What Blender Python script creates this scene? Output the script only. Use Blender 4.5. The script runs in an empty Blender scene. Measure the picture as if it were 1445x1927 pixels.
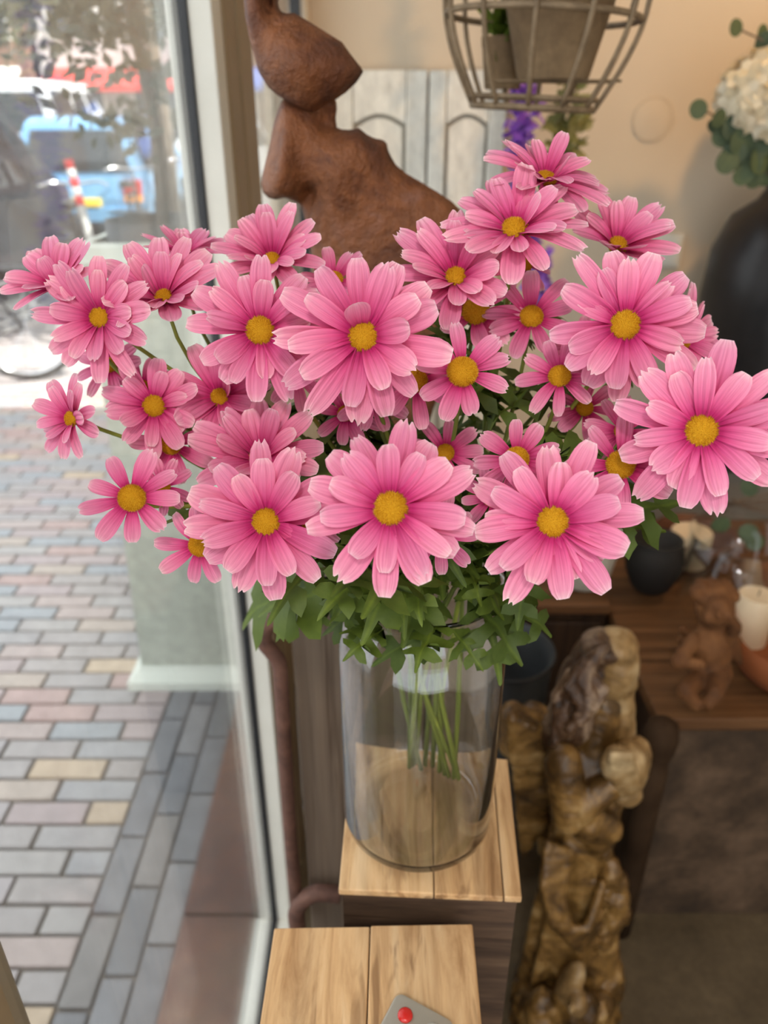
import bpy, bmesh, math, random
from mathutils import Vector, Matrix, noise as mnoise
random.seed(11)
R = math.radians
scene = bpy.context.scene
C = scene.collection

# ------------------------------------------------------------------ camera
FPX = 1447.0
PITCH = R(27.5)
CAM = Vector((0, 0, 1.65))
cd = bpy.data.cameras.new('camera')
cam = bpy.data.objects.new('camera', cd); C.objects.link(cam)
cam.location = CAM
cam.rotation_euler = (math.pi / 2 - PITCH, 0, 0)
cd.sensor_fit = 'HORIZONTAL'; cd.sensor_width = 36.0
cd.lens = 36.0 * FPX / 1445.0
cd.clip_start = 0.02; cd.clip_end = 200
cd.dof.use_dof = True
cd.dof.focus_distance = 0.43
cd.dof.aperture_fstop = 9.0
scene.camera = cam
# ------------------------------------------------------------------ world, sun, lamps, exposure
scene.view_settings.view_transform = 'Standard'
scene.view_settings.look = 'None'
scene.view_settings.gamma = 1.0
scene.view_settings.use_curve_mapping = False
scene.view_settings.exposure = 0.5
w = bpy.data.worlds.new('sky'); scene.world = w; w.use_nodes = True
bg = w.node_tree.nodes['Background']
bg.inputs[0].default_value = (0.91, 0.95, 1.0, 1); bg.inputs[1].default_value = 1.9

def light(name, kind, loc, target, power, color, size=0.5, size_y=None):
    ld = bpy.data.lights.new(name, kind)
    ld.energy = power; ld.color = color
    if kind == 'AREA':
        ld.shape = 'RECTANGLE'; ld.size = size; ld.size_y = size_y or size
    if kind == 'SUN': ld.angle = R(0.6)
    if kind == 'SPOT':
        ld.shadow_soft_size = size; ld.spot_size = R(size_y or 70); ld.spot_blend = 0.7
    o = bpy.data.objects.new(name, ld); C.objects.link(o)
    o.location = loc
    o.rotation_euler = (Vector(target) - Vector(loc)).to_track_quat('-Z', 'Y').to_euler()
    return o
light('sun', 'SUN', (6, -2, 8), (0, 0.0, 0), 9.5, (1.0, 0.95, 0.86))
# warm wall lamp, and added fill lights for the room, bouquet and bench
light('room_fill', 'AREA', (0.1, -1.3, 2.60), (0.05, 0.7, 1.2), 6, (1.0, 0.95, 0.88), 1.2, 0.9)  # unseen area light added to brighten the interior from behind
light('bouquet_fill', 'SPOT', (-0.05, -0.75, 2.55), (0.03, 0.50, 1.30), 31, (1.0, 0.94, 0.88), 0.10, 44)  # added spot; its cone brightens bouquet and pedestals, leaving the bench dark
light('wall_spot_lamp', 'SPOT', (1.25, 1.25, 2.6), (1.05, 2.3, 1.75), 36, (1.0, 0.58, 0.24), 0.06, 105)

light('bench_fill', 'SPOT', (1.0, 0.9, 2.6), (0.75, 1.5, 0.65), 5, (1.0, 0.55, 0.22), 0.05, 60)  # added weak orange spot that tints the bench area warm

# ------------------------------------------------------------------ helpers
FW = Vector((0, math.cos(PITCH), -math.sin(PITCH)))
UP = Vector((0, math.sin(PITCH), math.cos(PITCH)))
RT = Vector((1, 0, 0))
def ray(px, py):
    return FW + RT * ((px - 722.5) / FPX) + UP * (-(py - 963.5) / FPX)
def PD(px, py, d): return CAM + ray(px, py) * d
def PY(px, py, Y):
    r = ray(px, py); return CAM + r * (Y / r.y)
def PZ(px, py, z):
    r = ray(px, py); return CAM + r * ((z - CAM.z) / r.z)

def link(o, parent=None):
    C.objects.link(o)
    if parent is not None: o.parent = parent
    return o
def tag(o, label=None, cat=None, group=None, kind=None):
    if label: o['label'] = label
    if cat: o['category'] = cat
    if group: o['group'] = group
    if kind: o['kind'] = kind
    return o
def empty(name, loc=(0, 0, 0)):
    o = bpy.data.objects.new(name, None); o.location = loc
    o.empty_display_size = 0.02
    return link(o)

class MB:
    """collects shapes (world coordinates); build() links them as one mesh object"""
    def __init__(s): s.v = []; s.f = []; s.uv = None
    def add(s, vs, fs):
        b = len(s.v); s.v += [Vector(p) for p in vs]; s.f += [tuple(i + b for i in f) for f in fs]; return s
    def box(s, a, b, bev=0.0):
        x0, y0, z0 = a; x1, y1, z1 = b
        if bev <= 0:
            return s.add([(x0,y0,z0),(x1,y0,z0),(x1,y1,z0),(x0,y1,z0),(x0,y0,z1),(x1,y0,z1),(x1,y1,z1),(x0,y1,z1)],
                  [(0,3,2,1),(4,5,6,7),(0,1,5,4),(1,2,6,5),(2,3,7,6),(3,0,4,7)])
        bm = bmesh.new(); bmesh.ops.create_cube(bm, size=1)
        for v in bm.verts:
            v.co = Vector((x0 + (v.co.x + .5) * (x1 - x0), y0 + (v.co.y + .5) * (y1 - y0), z0 + (v.co.z + .5) * (z1 - z0)))
        bmesh.ops.bevel(bm, geom=bm.edges[:], offset=bev, segments=2, profile=.5, affect='EDGES')
        bm.verts.index_update()
        s.add([v.co.copy() for v in bm.verts], [[v.index for v in f.verts] for f in bm.faces]); bm.free(); return s
    def prism(s, poly, h, axis='z', base=0.0):
        """poly: 2D list; extruded from base to base+h"""
        def P(a, b, c): return {'z': (a, b, c), 'y': (a, c, b), 'x': (c, a, b)}[axis]
        n = len(poly)
        vs = [P(a, b, base) for a, b in poly] + [P(a, b, base + h) for a, b in poly]
        fs = [tuple(range(n))[::-1], tuple(range(n, 2 * n))] + [(i, (i + 1) % n, n + (i + 1) % n, n + i) for i in range(n)]
        return s.add(vs, fs)
    def tube(s, pts, rad, n=8, cap=True):
        pts = [Vector(p) for p in pts]
        if not hasattr(rad, '__len__'): rad = [rad] * len(pts)
        vs = []; fs = []; prev = None
        for i, p in enumerate(pts):
            t = (pts[min(i + 1, len(pts) - 1)] - pts[max(i - 1, 0)]).normalized()
            if prev is None:
                u = t.orthogonal().normalized()
            else:
                u = (prev - t * prev.dot(t))
                u = u.normalized() if u.length > 1e-6 else t.orthogonal().normalized()
            prev = u; q = t.cross(u)
            for k in range(n):
                a = 2 * math.pi * k / n
                vs.append(p + (u * math.cos(a) + q * math.sin(a)) * rad[i])
        for i in range(len(pts) - 1):
            for k in range(n):
                fs.append((i*n+k, i*n+(k+1)%n, (i+1)*n+(k+1)%n, (i+1)*n+k))
        if cap:
            fs.append(tuple(range(n))[::-1]); fs.append(tuple(range((len(pts)-1)*n, len(pts)*n)))
        return s.add(vs, fs)
    def lathe(s, prof, c=(0, 0, 0), n=40, M=None):
        """prof: list (r, z)"""
        c = Vector(c); vs = []; fs = []
        for r, z in prof:
            for k in range(n):
                a = 2 * math.pi * k / n
                p = Vector((r * math.cos(a), r * math.sin(a), z))
                vs.append(c + ((M @ p) if M else p))
        m = len(prof)
        for i in range(m - 1):
            for k in range(n):
                fs.append((i*n+k, i*n+(k+1)%n, (i+1)*n+(k+1)%n, (i+1)*n+k))
        if prof[0][0] > 1e-6: fs.append(tuple(range(n))[::-1])
        if prof[-1][0] > 1e-6: fs.append(tuple(range((m-1)*n, m*n)))
        return s.add(vs, fs)
    def torus(s, c, r, t, M=None, n=40, m=8):
        c = Vector(c); vs = []; fs = []
        for i in range(n):
            a = 2 * math.pi * i / n
            for k in range(m):
                b = 2 * math.pi * k / m
                p = Vector(((r + t * math.cos(b)) * math.cos(a), (r + t * math.cos(b)) * math.sin(a), t * math.sin(b)))
                vs.append(c + ((M @ p) if M else p))
        for i in range(n):
            for k in range(m):
                fs.append((i*m+k, ((i+1)%n)*m+k, ((i+1)%n)*m+(k+1)%m, i*m+(k+1)%m))
        return s.add(vs, fs)
    def ell(s, c, r, M=None, n=16, m=10):
        c = Vector(c); vs = [] ; fs = []
        if not hasattr(r, '__len__'): r = (r, r, r)
        def put(p): 
            p = Vector((p[0]*r[0], p[1]*r[1], p[2]*r[2])); vs.append(c + ((M @ p) if M else p))
        put((0, 0, -1))
        for i in range(1, m):
            th = -math.pi/2 + math.pi * i / m
            for k in range(n):
                a = 2*math.pi*k/n; put((math.cos(th)*math.cos(a), math.cos(th)*math.sin(a), math.sin(th)))
        put((0, 0, 1)); top = len(vs) - 1
        for k in range(n):
            fs.append((0, 1+(k+1)%n, 1+k)); fs.append((top, 1+(m-2)*n+k, 1+(m-2)*n+(k+1)%n))
        for i in range(m - 2):
            for k in range(n):
                fs.append((1+i*n+k, 1+i*n+(k+1)%n, 1+(i+1)*n+(k+1)%n, 1+(i+1)*n+k))
        return s.add(vs, fs)
    def mesh(s, name, mat, smooth=False, origin=None):
        me = bpy.data.meshes.new(name)
        o = Vector(origin) if origin is not None else Vector((0, 0, 0))
        me.from_pydata([tuple(p - o) for p in s.v], [], s.f)
        me.validate()
        if mat: me.materials.append(mat)
        if smooth:
            me.polygons.foreach_set('use_smooth', [True] * len(me.polygons))
        return me
    def build(s, name, mat, parent=None, smooth=False, origin=None, auto=None):
        """vertices are world coordinates; origin becomes the object's location"""
        if origin is None:
            if parent is not None: origin = Vector((0, 0, 0)); po = Vector(parent.matrix_world.translation) if False else None
            else: origin = Vector((0, 0, 0))
        po = Vector((0, 0, 0)); p = parent
        while p is not None:
            po += p.location; p = p.parent
        if parent is not None and origin == Vector((0, 0, 0)): origin = po
        me = s.mesh(name, mat, smooth, origin)
        if auto is not None:
            me.set_sharp_from_angle(angle=R(auto))
        ob = bpy.data.objects.new(name, me)
        ob.location = Vector(origin) - po
        return link(ob, parent)

# ---- materials
class NT:
    def __init__(s, name):
        s.m = bpy.data.materials.new(name); s.m.use_nodes = True
        s.t = s.m.node_tree; s.b = s.t.nodes['Principled BSDF']; s.out = s.t.nodes['Material Output']
    def n(s, typ, **kw):
        nd = s.t.nodes.new(typ)
        for k, v in kw.items():
            if k.startswith('i_'):
                nd.inputs[k[2:].replace('_', ' ')].default_value = v
            else: setattr(nd, k, v)
        return nd
    def l(s, a, b): s.t.links.new(a, b)
    def ramp(s, fac, stops, interp='LINEAR'):
        r = s.n('ShaderNodeValToRGB'); r.color_ramp.interpolation = interp
        e = r.color_ramp.elements
        while len(e) < len(stops): e.new(0.5)
        for k, (p, c) in enumerate(stops):
            e[k].position = p; e[k].color = (*c, 1) if len(c) == 3 else c
        s.l(fac, r.inputs[0]); return r.outputs[0]
    def mix(s, fac, a, b, mode='MIX'):
        m = s.n('ShaderNodeMix', data_type='RGBA', blend_type=mode)
        for v, i in ((fac, 0), (a, 6), (b, 7)):
            if hasattr(v, 'links'): s.l(v, m.inputs[i])
            else: m.inputs[i].default_value = v if i == 0 else (*v, 1)
        return m.outputs[2]
    def coord(s, scale=(1, 1, 1), kind='Object', rot=(0, 0, 0)):
        tc = s.n('ShaderNodeTexCoord'); mp = s.n('ShaderNodeMapping')
        mp.inputs['Scale'].default_value = scale; mp.inputs['Rotation'].default_value = rot
        s.l(tc.outputs[kind], mp.inputs[0]); return mp.outputs[0]
    def noise(s, vec, scale=5, detail=5, rough=.6, dist=0.0):
        nz = s.n('ShaderNodeTexNoise'); nz.inputs['Scale'].default_value = scale
        nz.inputs['Detail'].default_value = detail; nz.inputs['Roughness'].default_value = rough
        nz.inputs['Distortion'].default_value = dist
        s.l(vec, nz.inputs['Vector']); return nz.outputs['Fac']
    def bump(s, h, strength=.3, dist=.01):
        b = s.n('ShaderNodeBump'); b.inputs['Strength'].default_value = strength; b.inputs['Distance'].default_value = dist
        s.l(h, b.inputs['Height']); s.l(b.outputs[0], s.b.inputs['Normal'])
    def set(s, **kw):
        for k, v in kw.items(): s.b.inputs[k.replace('_', ' ')].default_value = v
        return s

def plain(name, col, rough=.5, metal=0.0, spec=.5, emit=None):
    t = NT(name); t.set(Base_Color=(*col, 1), Roughness=rough, Metallic=metal, Specular_IOR_Level=spec)
    if emit: t.b.inputs['Emission Color'].default_value = (*emit[0], 1); t.b.inputs['Emission Strength'].default_value = emit[1]
    return t.m
def noisy(name, stops, scale=6, rough=.7, stretch=(1, 1, 1), bump=.25, dist=.004, detail=6, distort=0.2, spec=.4, fine=0, metal=0.0):
    t = NT(name); c = t.coord(stretch)
    f = t.noise(c, scale, detail, .62, distort)
    col = t.ramp(f, stops)
    if fine:
        f2 = t.noise(c, scale * fine, 4, .7)
        col = t.mix(.45, col, t.ramp(f2, [(.3, (.45, .45, .45)), (.7, (1.25, 1.25, 1.25))]), 'MULTIPLY')
        h = f2
    else: h = f
    t.l(col, t.b.inputs['Base Color']); t.set(Roughness=rough, Specular_IOR_Level=spec, Metallic=metal)
    if bump: t.bump(h, bump, dist)
    return t.m
def tinted(name, cols, rough=.7, scale=14, amount=.4, bump=.2, stretch=(1, 1, 1), offset=True):
    """per-object colour out of a list (object random) with mottling"""
    t = NT(name); oi = t.n('ShaderNodeObjectInfo')
    n = len(cols)
    col = t.ramp(oi.outputs['Random'], [(i / n, c) for i, c in enumerate(cols)], 'CONSTANT')
    v = t.coord(stretch)
    add = t.n('ShaderNodeVectorMath', operation='ADD')
    sc = t.n('ShaderNodeMath', operation='MULTIPLY'); sc.inputs[1].default_value = 37.0
    t.l(oi.outputs['Random'], sc.inputs[0]); t.l(v, add.inputs[0]); t.l(sc.outputs[0], add.inputs[1])
    f = t.noise(add.outputs[0], scale, 6, .65, .3)
    col = t.mix(amount, col, t.ramp(f, [(.3, (.5, .5, .5)), (.7, (1.3, 1.3, 1.3))]), 'MULTIPLY')
    t.l(col, t.b.inputs['Base Color']); t.set(Roughness=rough, Specular_IOR_Level=.35)
    if bump: t.bump(f, bump, .004)
    return t.m

def wood(name, stops, grain=(60, 2.2, 60), rough=.65, scale=1.0, bump=.35, rand=True, knots=True):
    """grain runs along the axis with the small number"""
    t = NT(name); v = t.coord(grain)
    oi = t.n('ShaderNodeObjectInfo')
    sc = t.n('ShaderNodeMath', operation='MULTIPLY'); sc.inputs[1].default_value = 91.0
    t.l(oi.outputs['Random'], sc.inputs[0])
    add = t.n('ShaderNodeVectorMath', operation='ADD'); t.l(v, add.inputs[0]); t.l(sc.outputs[0], add.inputs[1])
    f = t.noise(add.outputs[0], scale, 8, .66, .55)
    v2 = t.coord(tuple(g * .25 for g in grain))
    f2 = t.noise(v2, scale, 4, .6, 1.2)
    col = t.ramp(f, stops)
    col = t.mix(.6, col, t.ramp(f2, [(.34, (.42, .38, .36)), (.5, (1, 1, 1)), (.66, (1.22, 1.16, 1.08))]), 'MULTIPLY')
    v3 = t.coord(tuple(g * 1.6 for g in grain)); f3 = t.noise(v3, scale, 3, .5, .8)
    col = t.mix(.75, col, t.ramp(f3, [(.30, (.42, .36, .32)), (.40, (1, 1, 1))]), 'MULTIPLY')
    t.l(col, t.b.inputs['Base Color']); t.set(Roughness=rough, Specular_IOR_Level=.3)
    t.bump(f, bump, .003)
    return t.m

M = {}
M['wall'] = noisy('cream plaster', [(.3, (.58, .49, .365)), (.7, (.62, .52, .39))], 2, .85, bump=0)
M['ceiling'] = plain('ceiling paint', (.7, .66, .6), .9)
M['floor'] = noisy('worn screed', [(.25, (.07, .048, .025)), (.55, (.125, .09, .05)), (.8, (.165, .12, .068))], 5, .75, fine=14)
M['white_frame'] = noisy('white frame paint', [(.3, (.72, .70, .62)), (.7, (.80, .78, .70))], 8, .45, bump=.05)
M['tan_frame'] = noisy('tan frame paint', [(.3, (.30, .22, .13)), (.7, (.36, .265, .16))], 5, .6, bump=.06)
M['gasket'] = plain('black rubber gasket', (.01, .011, .013), .45)

def glass_thin(name, tint=(1, 1, 1), haze=0.0, ior=1.45, rough=0.0, gl=1.0):
    t = NT(name); t.t.nodes.remove(t.b)
    tr = t.n('ShaderNodeBsdfTransparent'); tr.inputs[0].default_value = (*tint, 1)
    g = t.n('ShaderNodeBsdfGlossy'); g.inputs['Roughness'].default_value = rough
    g.inputs[0].default_value = (gl, gl, gl, 1)
    lw = t.n('ShaderNodeLayerWeight'); lw.inputs[0].default_value = .5
    pw = t.n('ShaderNodeMath', operation='POWER'); pw.inputs[1].default_value = 5.0; t.l(lw.outputs['Facing'], pw.inputs[0])
    fr = t.n('ShaderNodeMath', operation='MULTIPLY_ADD'); f0 = ((ior - 1) / (ior + 1)) ** 2
    fr.inputs[1].default_value = 1 - f0; fr.inputs[2].default_value = f0; t.l(pw.outputs[0], fr.inputs[0])
    m = t.n('ShaderNodeMixShader'); t.l(fr.outputs[0], m.inputs[0]); t.l(tr.outputs[0], m.inputs[1]); t.l(g.outputs[0], m.inputs[2])
    last = m.outputs[0]
    if haze:  # milky veil in the material stands in for haze and reflections
        d = t.n('ShaderNodeBsdfTranslucent'); d.inputs[0].default_value = (.8, .82, .85, 1)
        d2 = t.n('ShaderNodeBsdfDiffuse'); d2.inputs[0].default_value = (.8, .8, .78, 1)
        a = t.n('ShaderNodeMixShader'); a.inputs[0].default_value = .5
        t.l(d.outputs[0], a.inputs[1]); t.l(d2.outputs[0], a.inputs[2])
        f = t.noise(t.coord((1, 1, 1)), 4, 6, .6, .4)
        mr = t.n('ShaderNodeMapRange'); mr.inputs[1].default_value = .3; mr.inputs[2].default_value = .75
        mr.inputs[3].default_value = haze * .5; mr.inputs[4].default_value = haze * 1.6
        t.l(f, mr.inputs[0])
        m2 = t.n('ShaderNodeMixShader'); t.l(mr.outputs[0], m2.inputs[0]); t.l(last, m2.inputs[1]); t.l(a.outputs[0], m2.inputs[2])
        last = m2.outputs[0]
    t.l(last, t.out.inputs[0]); return t.m
M['window_glass'] = glass_thin('window glass', (.97, .985, .98), .026)
M['vase_glass'] = glass_thin('vase glass', (.985, .995, .993), 0, 1.42)
t = NT('thick vase glass'); t.set(Base_Color=(.985, .998, .995, 1), Roughness=.0, IOR=1.22, Transmission_Weight=1.0, Coat_Weight=1.0, Coat_Roughness=.01, Coat_IOR=1.6); M['thick_glass'] = t.m

# ================================================================== ROOM
FZ = 0.05
def structure(name, mb, mat, smooth=False, label=None):
    o = mb.build(name, mat, None, smooth); o['kind'] = 'structure'
    if label: o['label'] = label
    return o
structure('floor', MB().box((-.207, -2.5, -.05), (1.8, 2.42, FZ)), M['floor'], label='worn brown grey floor of the shop display')
structure('wall_back', MB().box((-.2, 2.36, 0), (1.9, 2.5, 2.75)), M['wall'], label='cream plaster wall behind the display')
structure('wall_right', MB().box((1.75, -2.5, 0), (1.9, 2.36, 2.75)), M['wall'], label='cream plaster side wall')
structure('ceiling', MB().box((-.3, -2.5, 2.7), (1.9, 2.5, 2.85)), M['ceiling'], label='pale ceiling of the shop')
structure('wall_shade_upper', MB().box((-.32, -8, 2.85), (6, 3.05, 6.2)), M['wall'], label='unseen upper storey block of the shop, added to shade the pavement')  # unseen mass put in to cast shade on the near pavement
structure('wall_shade_front', MB().box((-.2, 2.5, 0), (6, 3.05, 2.85)), M['wall'], label='unseen block beyond the shop, added to shade the pavement')  # unseen; its far end is set to place the sunlit pavement edge

# window 1: the big pane beside the bouquet
w1 = empty('window_1', (-.245, .33, 0)); tag(w1, 'tall shop window pane with white frame beside the bouquet', kind='structure')
GX = -.245
MB().box((GX-.003, .30, .05), (GX+.003, 1.10, 2.6)).build('glass_pane', M['window_glass'], w1)
mb = MB(); mb.box((-.286, .33, .0), (-.2537, 1.10, .058), .003); mb.box((-.237, .33, .0), (-.2067, 1.10, .058), .003)
mb.build('bottom_rail', M['white_frame'], w1)
MB().box((-.2537, .33, .0), (-.237, 1.10, .064)).build('gasket', M['gasket'], w1)
MB().box((-.264, 1.098, .0), (-.2537, 1.16, 2.6), .003).build('frame_post', M['white_frame'], w1)
MB().box((-.237, 1.098, .0), (-.2067, 1.16, 2.6), .003).build('frame_post', M['white_frame'], w1)
MB().box((-.2537, 1.094, .0), (-.237, 1.16, 2.6)).build('gasket', M['gasket'], w1)
MB().box((-.288, .30, 2.55), (-.2067, 1.10, 2.7), .003).build('top_rail', M['white_frame'], w1)
structure('trim_1', MB().box((-.264, 1.16, 0), (-.203, 1.24, 2.7), .004), M['tan_frame'], label='tan painted window post with a groove')
structure('trim_2', MB().box((-.264, 1.245, 0), (-.20, 1.36, 2.7), .004), M['tan_frame'], label='tan painted post between the two window panes')
structure('trim_3', MB().box((-.34, .10, 0), (-.25, .318, 2.7), .004), M['tan_frame'], label='tan painted window post at the shop end of the tall pane')
# window 2: narrow pane further along
w2 = empty('window_2', (-.22, 1.36, 0)); tag(w2, 'narrow shop window pane behind the rusty face sculpture', kind='structure')
MB().box((-.223, 1.36, .6), (-.217, 2.22, 2.6)).build('glass_pane', M['window_glass'], w2)
MB().box((-.26, 2.22, .0), (-.205, 2.25, 2.6)).build('gasket', M['gasket'], w2)
MB().box((-.27, 2.25, .0), (-.195, 2.33, 2.6), .003).build('frame_post', M['white_frame'], w2)
MB().box((-.26, 1.36, .50), (-.2, 2.22, 1.22), .004).build('bottom_rail', M['white_frame'], w2)
structure('wall_left', MB().box((-.32, 2.33, 0), (-.19, 2.36, 2.7)), M['wall'], label='narrow strip of cream wall at the window corner')
# window panes on towards the door behind the viewpoint
w3 = empty('window_3', (-.245, -2.4, 0)); tag(w3, 'shop window pane nearer the shop door', kind='structure')
MB().box((GX-.003, -1.2, .05), (GX+.003, .10, 2.6)).build('glass_pane', M['window_glass'], w3)
MB().box((-.286, -1.2, 0), (-.2067, .10, .058), .003).build('bottom_rail', M['white_frame'], w3)
MB().box((-.286, -1.28, 0), (-.2067, -1.2, 2.7), .003).build('frame_post', M['white_frame'], w3)

# back wall fittings
sw = empty('light_switch', PY(1225, 470, 2.355)); tag(sw, 'cream double light switch plate on the cream wall', 'switch')
a = PY(1180, 440, 2.355); b = PY(1277, 503, 2.355)
MB().box((a.x, 2.345, b.z), (b.x, 2.36, a.z), .004).build('plate', plain('switch plastic', (.72, .68, .58), .35), sw)
mx = (a.x + b.x) / 2
for x0, x1 in ((a.x + .012, mx - .004), (mx + .004, b.x - .012)):
    MB().box((x0, 2.337, b.z + .012), (x1, 2.347, a.z - .012), .003).build('rocker', plain('switch rocker', (.76, .72, .62), .3), sw)
c = PY(1228, 225, 2.357)
jc = empty('junction_cover', c); tag(jc, 'round junction cover painted over in wall colour', 'cover')
MX = Matrix.Rotation(R(90), 3, 'X')
MB().lathe([(0, .0012), (.050, .0012), (.053, .0), ], c, 40, MX).build('disc', M['wall'], jc, True)
MB().torus(c, .0535, .0022, MX, 48).build('rim', M['wall'], jc, True)

# vintage white panel shutters against the back wall
M['shutter'] = noisy('chipped white paint', [(.28, (.42, .38, .30)), (.36, (.74, .72, .63)), (.7, (.82, .80, .71))], 5, .6, (1, 1, .35), .25, fine=9)
M['shutter_groove'] = plain('dark joint of old paint', (.40, .36, .29), .8)
def shutter(name, pl, pr, label):
    yb = 2.345; zt = PY(800, 133, yb).z; zb = .45
    x0 = PY(pl, 210, yb).x; x1 = PY(pr, 210, yb).x
    s = empty(name, ((x0+x1)/2, yb, zb)); tag(s, label, 'shutter', 'white shutters against the wall')
    MB().box((x0, yb-.012, zb), (x1, yb, zt)).build('back_board', M['shutter_groove'], s)
    st = (x1 - x0) * .22
    MB().box((x0, yb-.034, zb), (x0+st, yb-.010, zt), .004).build('stile', M['shutter'], s)
    MB().box((x1-st, yb-.034, zb), (x1, yb-.010, zt), .004).build('stile', M['shutter'], s)
    rt = zt - .105; xm0, xm1 = x0+st+.002, x1-st-.002
    # top rail with an arched lower edge
    n = 12; poly = [(xm0, zt), (xm1, zt)]
    for i in range(n + 1):
        u = i / n; poly.append((xm1 + (xm0 - xm1) * u, rt - .02 + .024 * math.sin(math.pi * u)))
    MB().prism(poly, .024, 'y', yb-.034).build('top_rail', M['shutter'], s)
    MB().box((xm0, yb-.034, zb), (xm1, yb-.010, zb+.12), .004).build('bottom_rail', M['shutter'], s)
    MB().box((xm0, yb-.034, 1.0), (xm1, yb-.010, 1.1), .004).build('middle_rail', M['shutter'], s)
    poly = [(xm0+.007, 1.107), (xm1-.007, 1.107)]
    for i in range(n + 1):
        u = i / n; poly.append((xm1-.007 + (xm0 - xm1 + .014) * u, rt - .030 + .024 * math.sin(math.pi * u)))
    MB().prism(poly, .016, 'y', yb-.027).build('panel', M['shutter'], s)
    MB().box((xm0+.007, yb-.027, zb+.127), (xm1-.007, yb-.011, .993), .004).build('panel', M['shutter'], s)
shutter('panel_shutter', 626, 802, 'chipped white panel shutter standing behind the rusty face sculpture')
shutter('panel_shutter', 806, 950, 'chipped white panel shutter standing behind the wire cage')

# ================================================================== STREET
M['joint'] = noisy('sandy joint', [(.3, (.13, .11, .09)), (.7, (.22, .19, .16))], 20, .95, fine=6)
M['brick'] = tinted('clinker pavers', [(.36,.33,.32),(.40,.33,.32),(.34,.335,.34),(.42,.345,.32),(.36,.325,.31),(.38,.355,.34),(.32,.335,.35),(.43,.36,.31),(.39,.32,.315),(.35,.33,.325),(.50,.39,.28),(.42,.30,.275)], .36, 18, .35)
M['dark_brick'] = tinted('dark grey pavers', [(.20,.205,.22),(.23,.23,.24),(.18,.185,.195),(.25,.235,.225),(.21,.21,.22),(.26,.255,.26)], .5, 14, .45)
M['brown_sill'] = noisy('brown glazed plinth', [(.3, (.09, .038, .026)), (.52, (.17, .07, .045)), (.72, (.32, .19, .13))], 4, .45, fine=5)
M['asphalt'] = noisy('asphalt', [(.3, (.16, .16, .165)), (.7, (.25, .25, .25))], 30, .85)
pav = structure('pavement', MB().box((-3.0, -3, -.3), (-.22, 11, -.012)), M['joint'], label='brick pavement outside the shop window')
structure('road', MB().box((-16, -3, -.3), (-3.0, 30, -.03)), M['asphalt'], label='grey road surface with parked cars')
structure('road_far', MB().box((-3.0, 11, -.3), (6, 30, -.03)), M['asphalt'], label='grey far road surface')
BL, BW, J = .205, .0665, .010
def brick_mesh(name, l, wd, mat, bev=.004):
    mb = MB().box((-l/2, -wd/2, -.05), (l/2, wd/2, 0), bev); return mb.mesh(name, mat)
bm_x = brick_mesh('brick', BL, BW, M['brick']); bm_h = brick_mesh('half_brick', BL/2 - J/2, BW, M['brick'])
bm_y = brick_mesh('dark_brick', BW, BL, M['dark_brick'])
XE = -.684
spots = []
row = 0; y = .45
while y < 10.9:
    x = XE - (0 if row % 2 == 0 else (BL + J) / 2)
    if row % 2: spots.append((XE - (BL/2 - J/2)/2, y, bm_h))
    while x > -2.95:
        spots.append((x - BL/2, y, bm_x)); x -= BL + J
    y += BW + J; row += 1
for k, xc in enumerate((-.684 + .005 + .0345, -.684 + .079 + .0345, -.684 + .152 + .0345)):
    y = .4 + k * .07
    while y < 4.4:
        spots.append((xc, y, bm_y)); y += BL + J
def inview(x, y):
    p = Vector((x, y, 0)) - CAM; d = p.dot(FW)
    if d < .1: return False
    u = 722.5 + FPX * p.x / d; v = 963.5 - FPX * p.dot(UP) / d
    if not (-60 < u < 560 and 480 < v < 2010): return False
    # the window frame line hides what lies to its right
    return u < 330 + (v / 1740) * 175
vis = [s for s in spots if inview(s[0], s[1])]
vis.sort(key=lambda s: s[0]**2 + s[1]**2)
near = set(id(s) for s in vis[:300])
for s in vis[:300]:
    o = bpy.data.objects.new('brick' if s[2] is not bm_y else 'border_brick', s[2])
    o.location = (s[0], s[1], random.uniform(-.0015, .0015)); o.rotation_euler = (random.uniform(-.006, .006), random.uniform(-.006, .006), random.uniform(-.012, .012))
    link(o, pav)
mb = MB(); mbd = MB()
for s in spots:
    if id(s) in near: continue
    l, wd = (BL, BW) if s[2] is bm_x else ((BL/2 - J/2, BW) if s[2] is bm_h else (BW, BL))
    (mbd if s[2] is bm_y else mb).box((s[0]-l/2, s[1]-wd/2, -.05), (s[0]+l/2, s[1]+wd/2, random.uniform(-.002, .002)))
M['brick_far'] = noisy('far pavers', [(.3, (.33, .31, .31)), (.5, (.38, .34, .34)), (.7, (.42, .37, .34))], 5, .5, bump=0)
tag(mb.build('far_bricks', M['brick_far'], pav), kind='stuff')
tag(mbd.build('far_border_bricks', M['dark_brick'], pav), kind='stuff')
# brown plinth slabs along the window foot
for k, (y0, y1) in enumerate(((.2, .72), (.727, 1.14), (1.147, 1.75), (1.757, 2.6))):
    o = MB().box((-.462, y0, -.1), (-.29, y1, .012), .006).build('plinth_slab', M['brown_sill'], pav)

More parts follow.
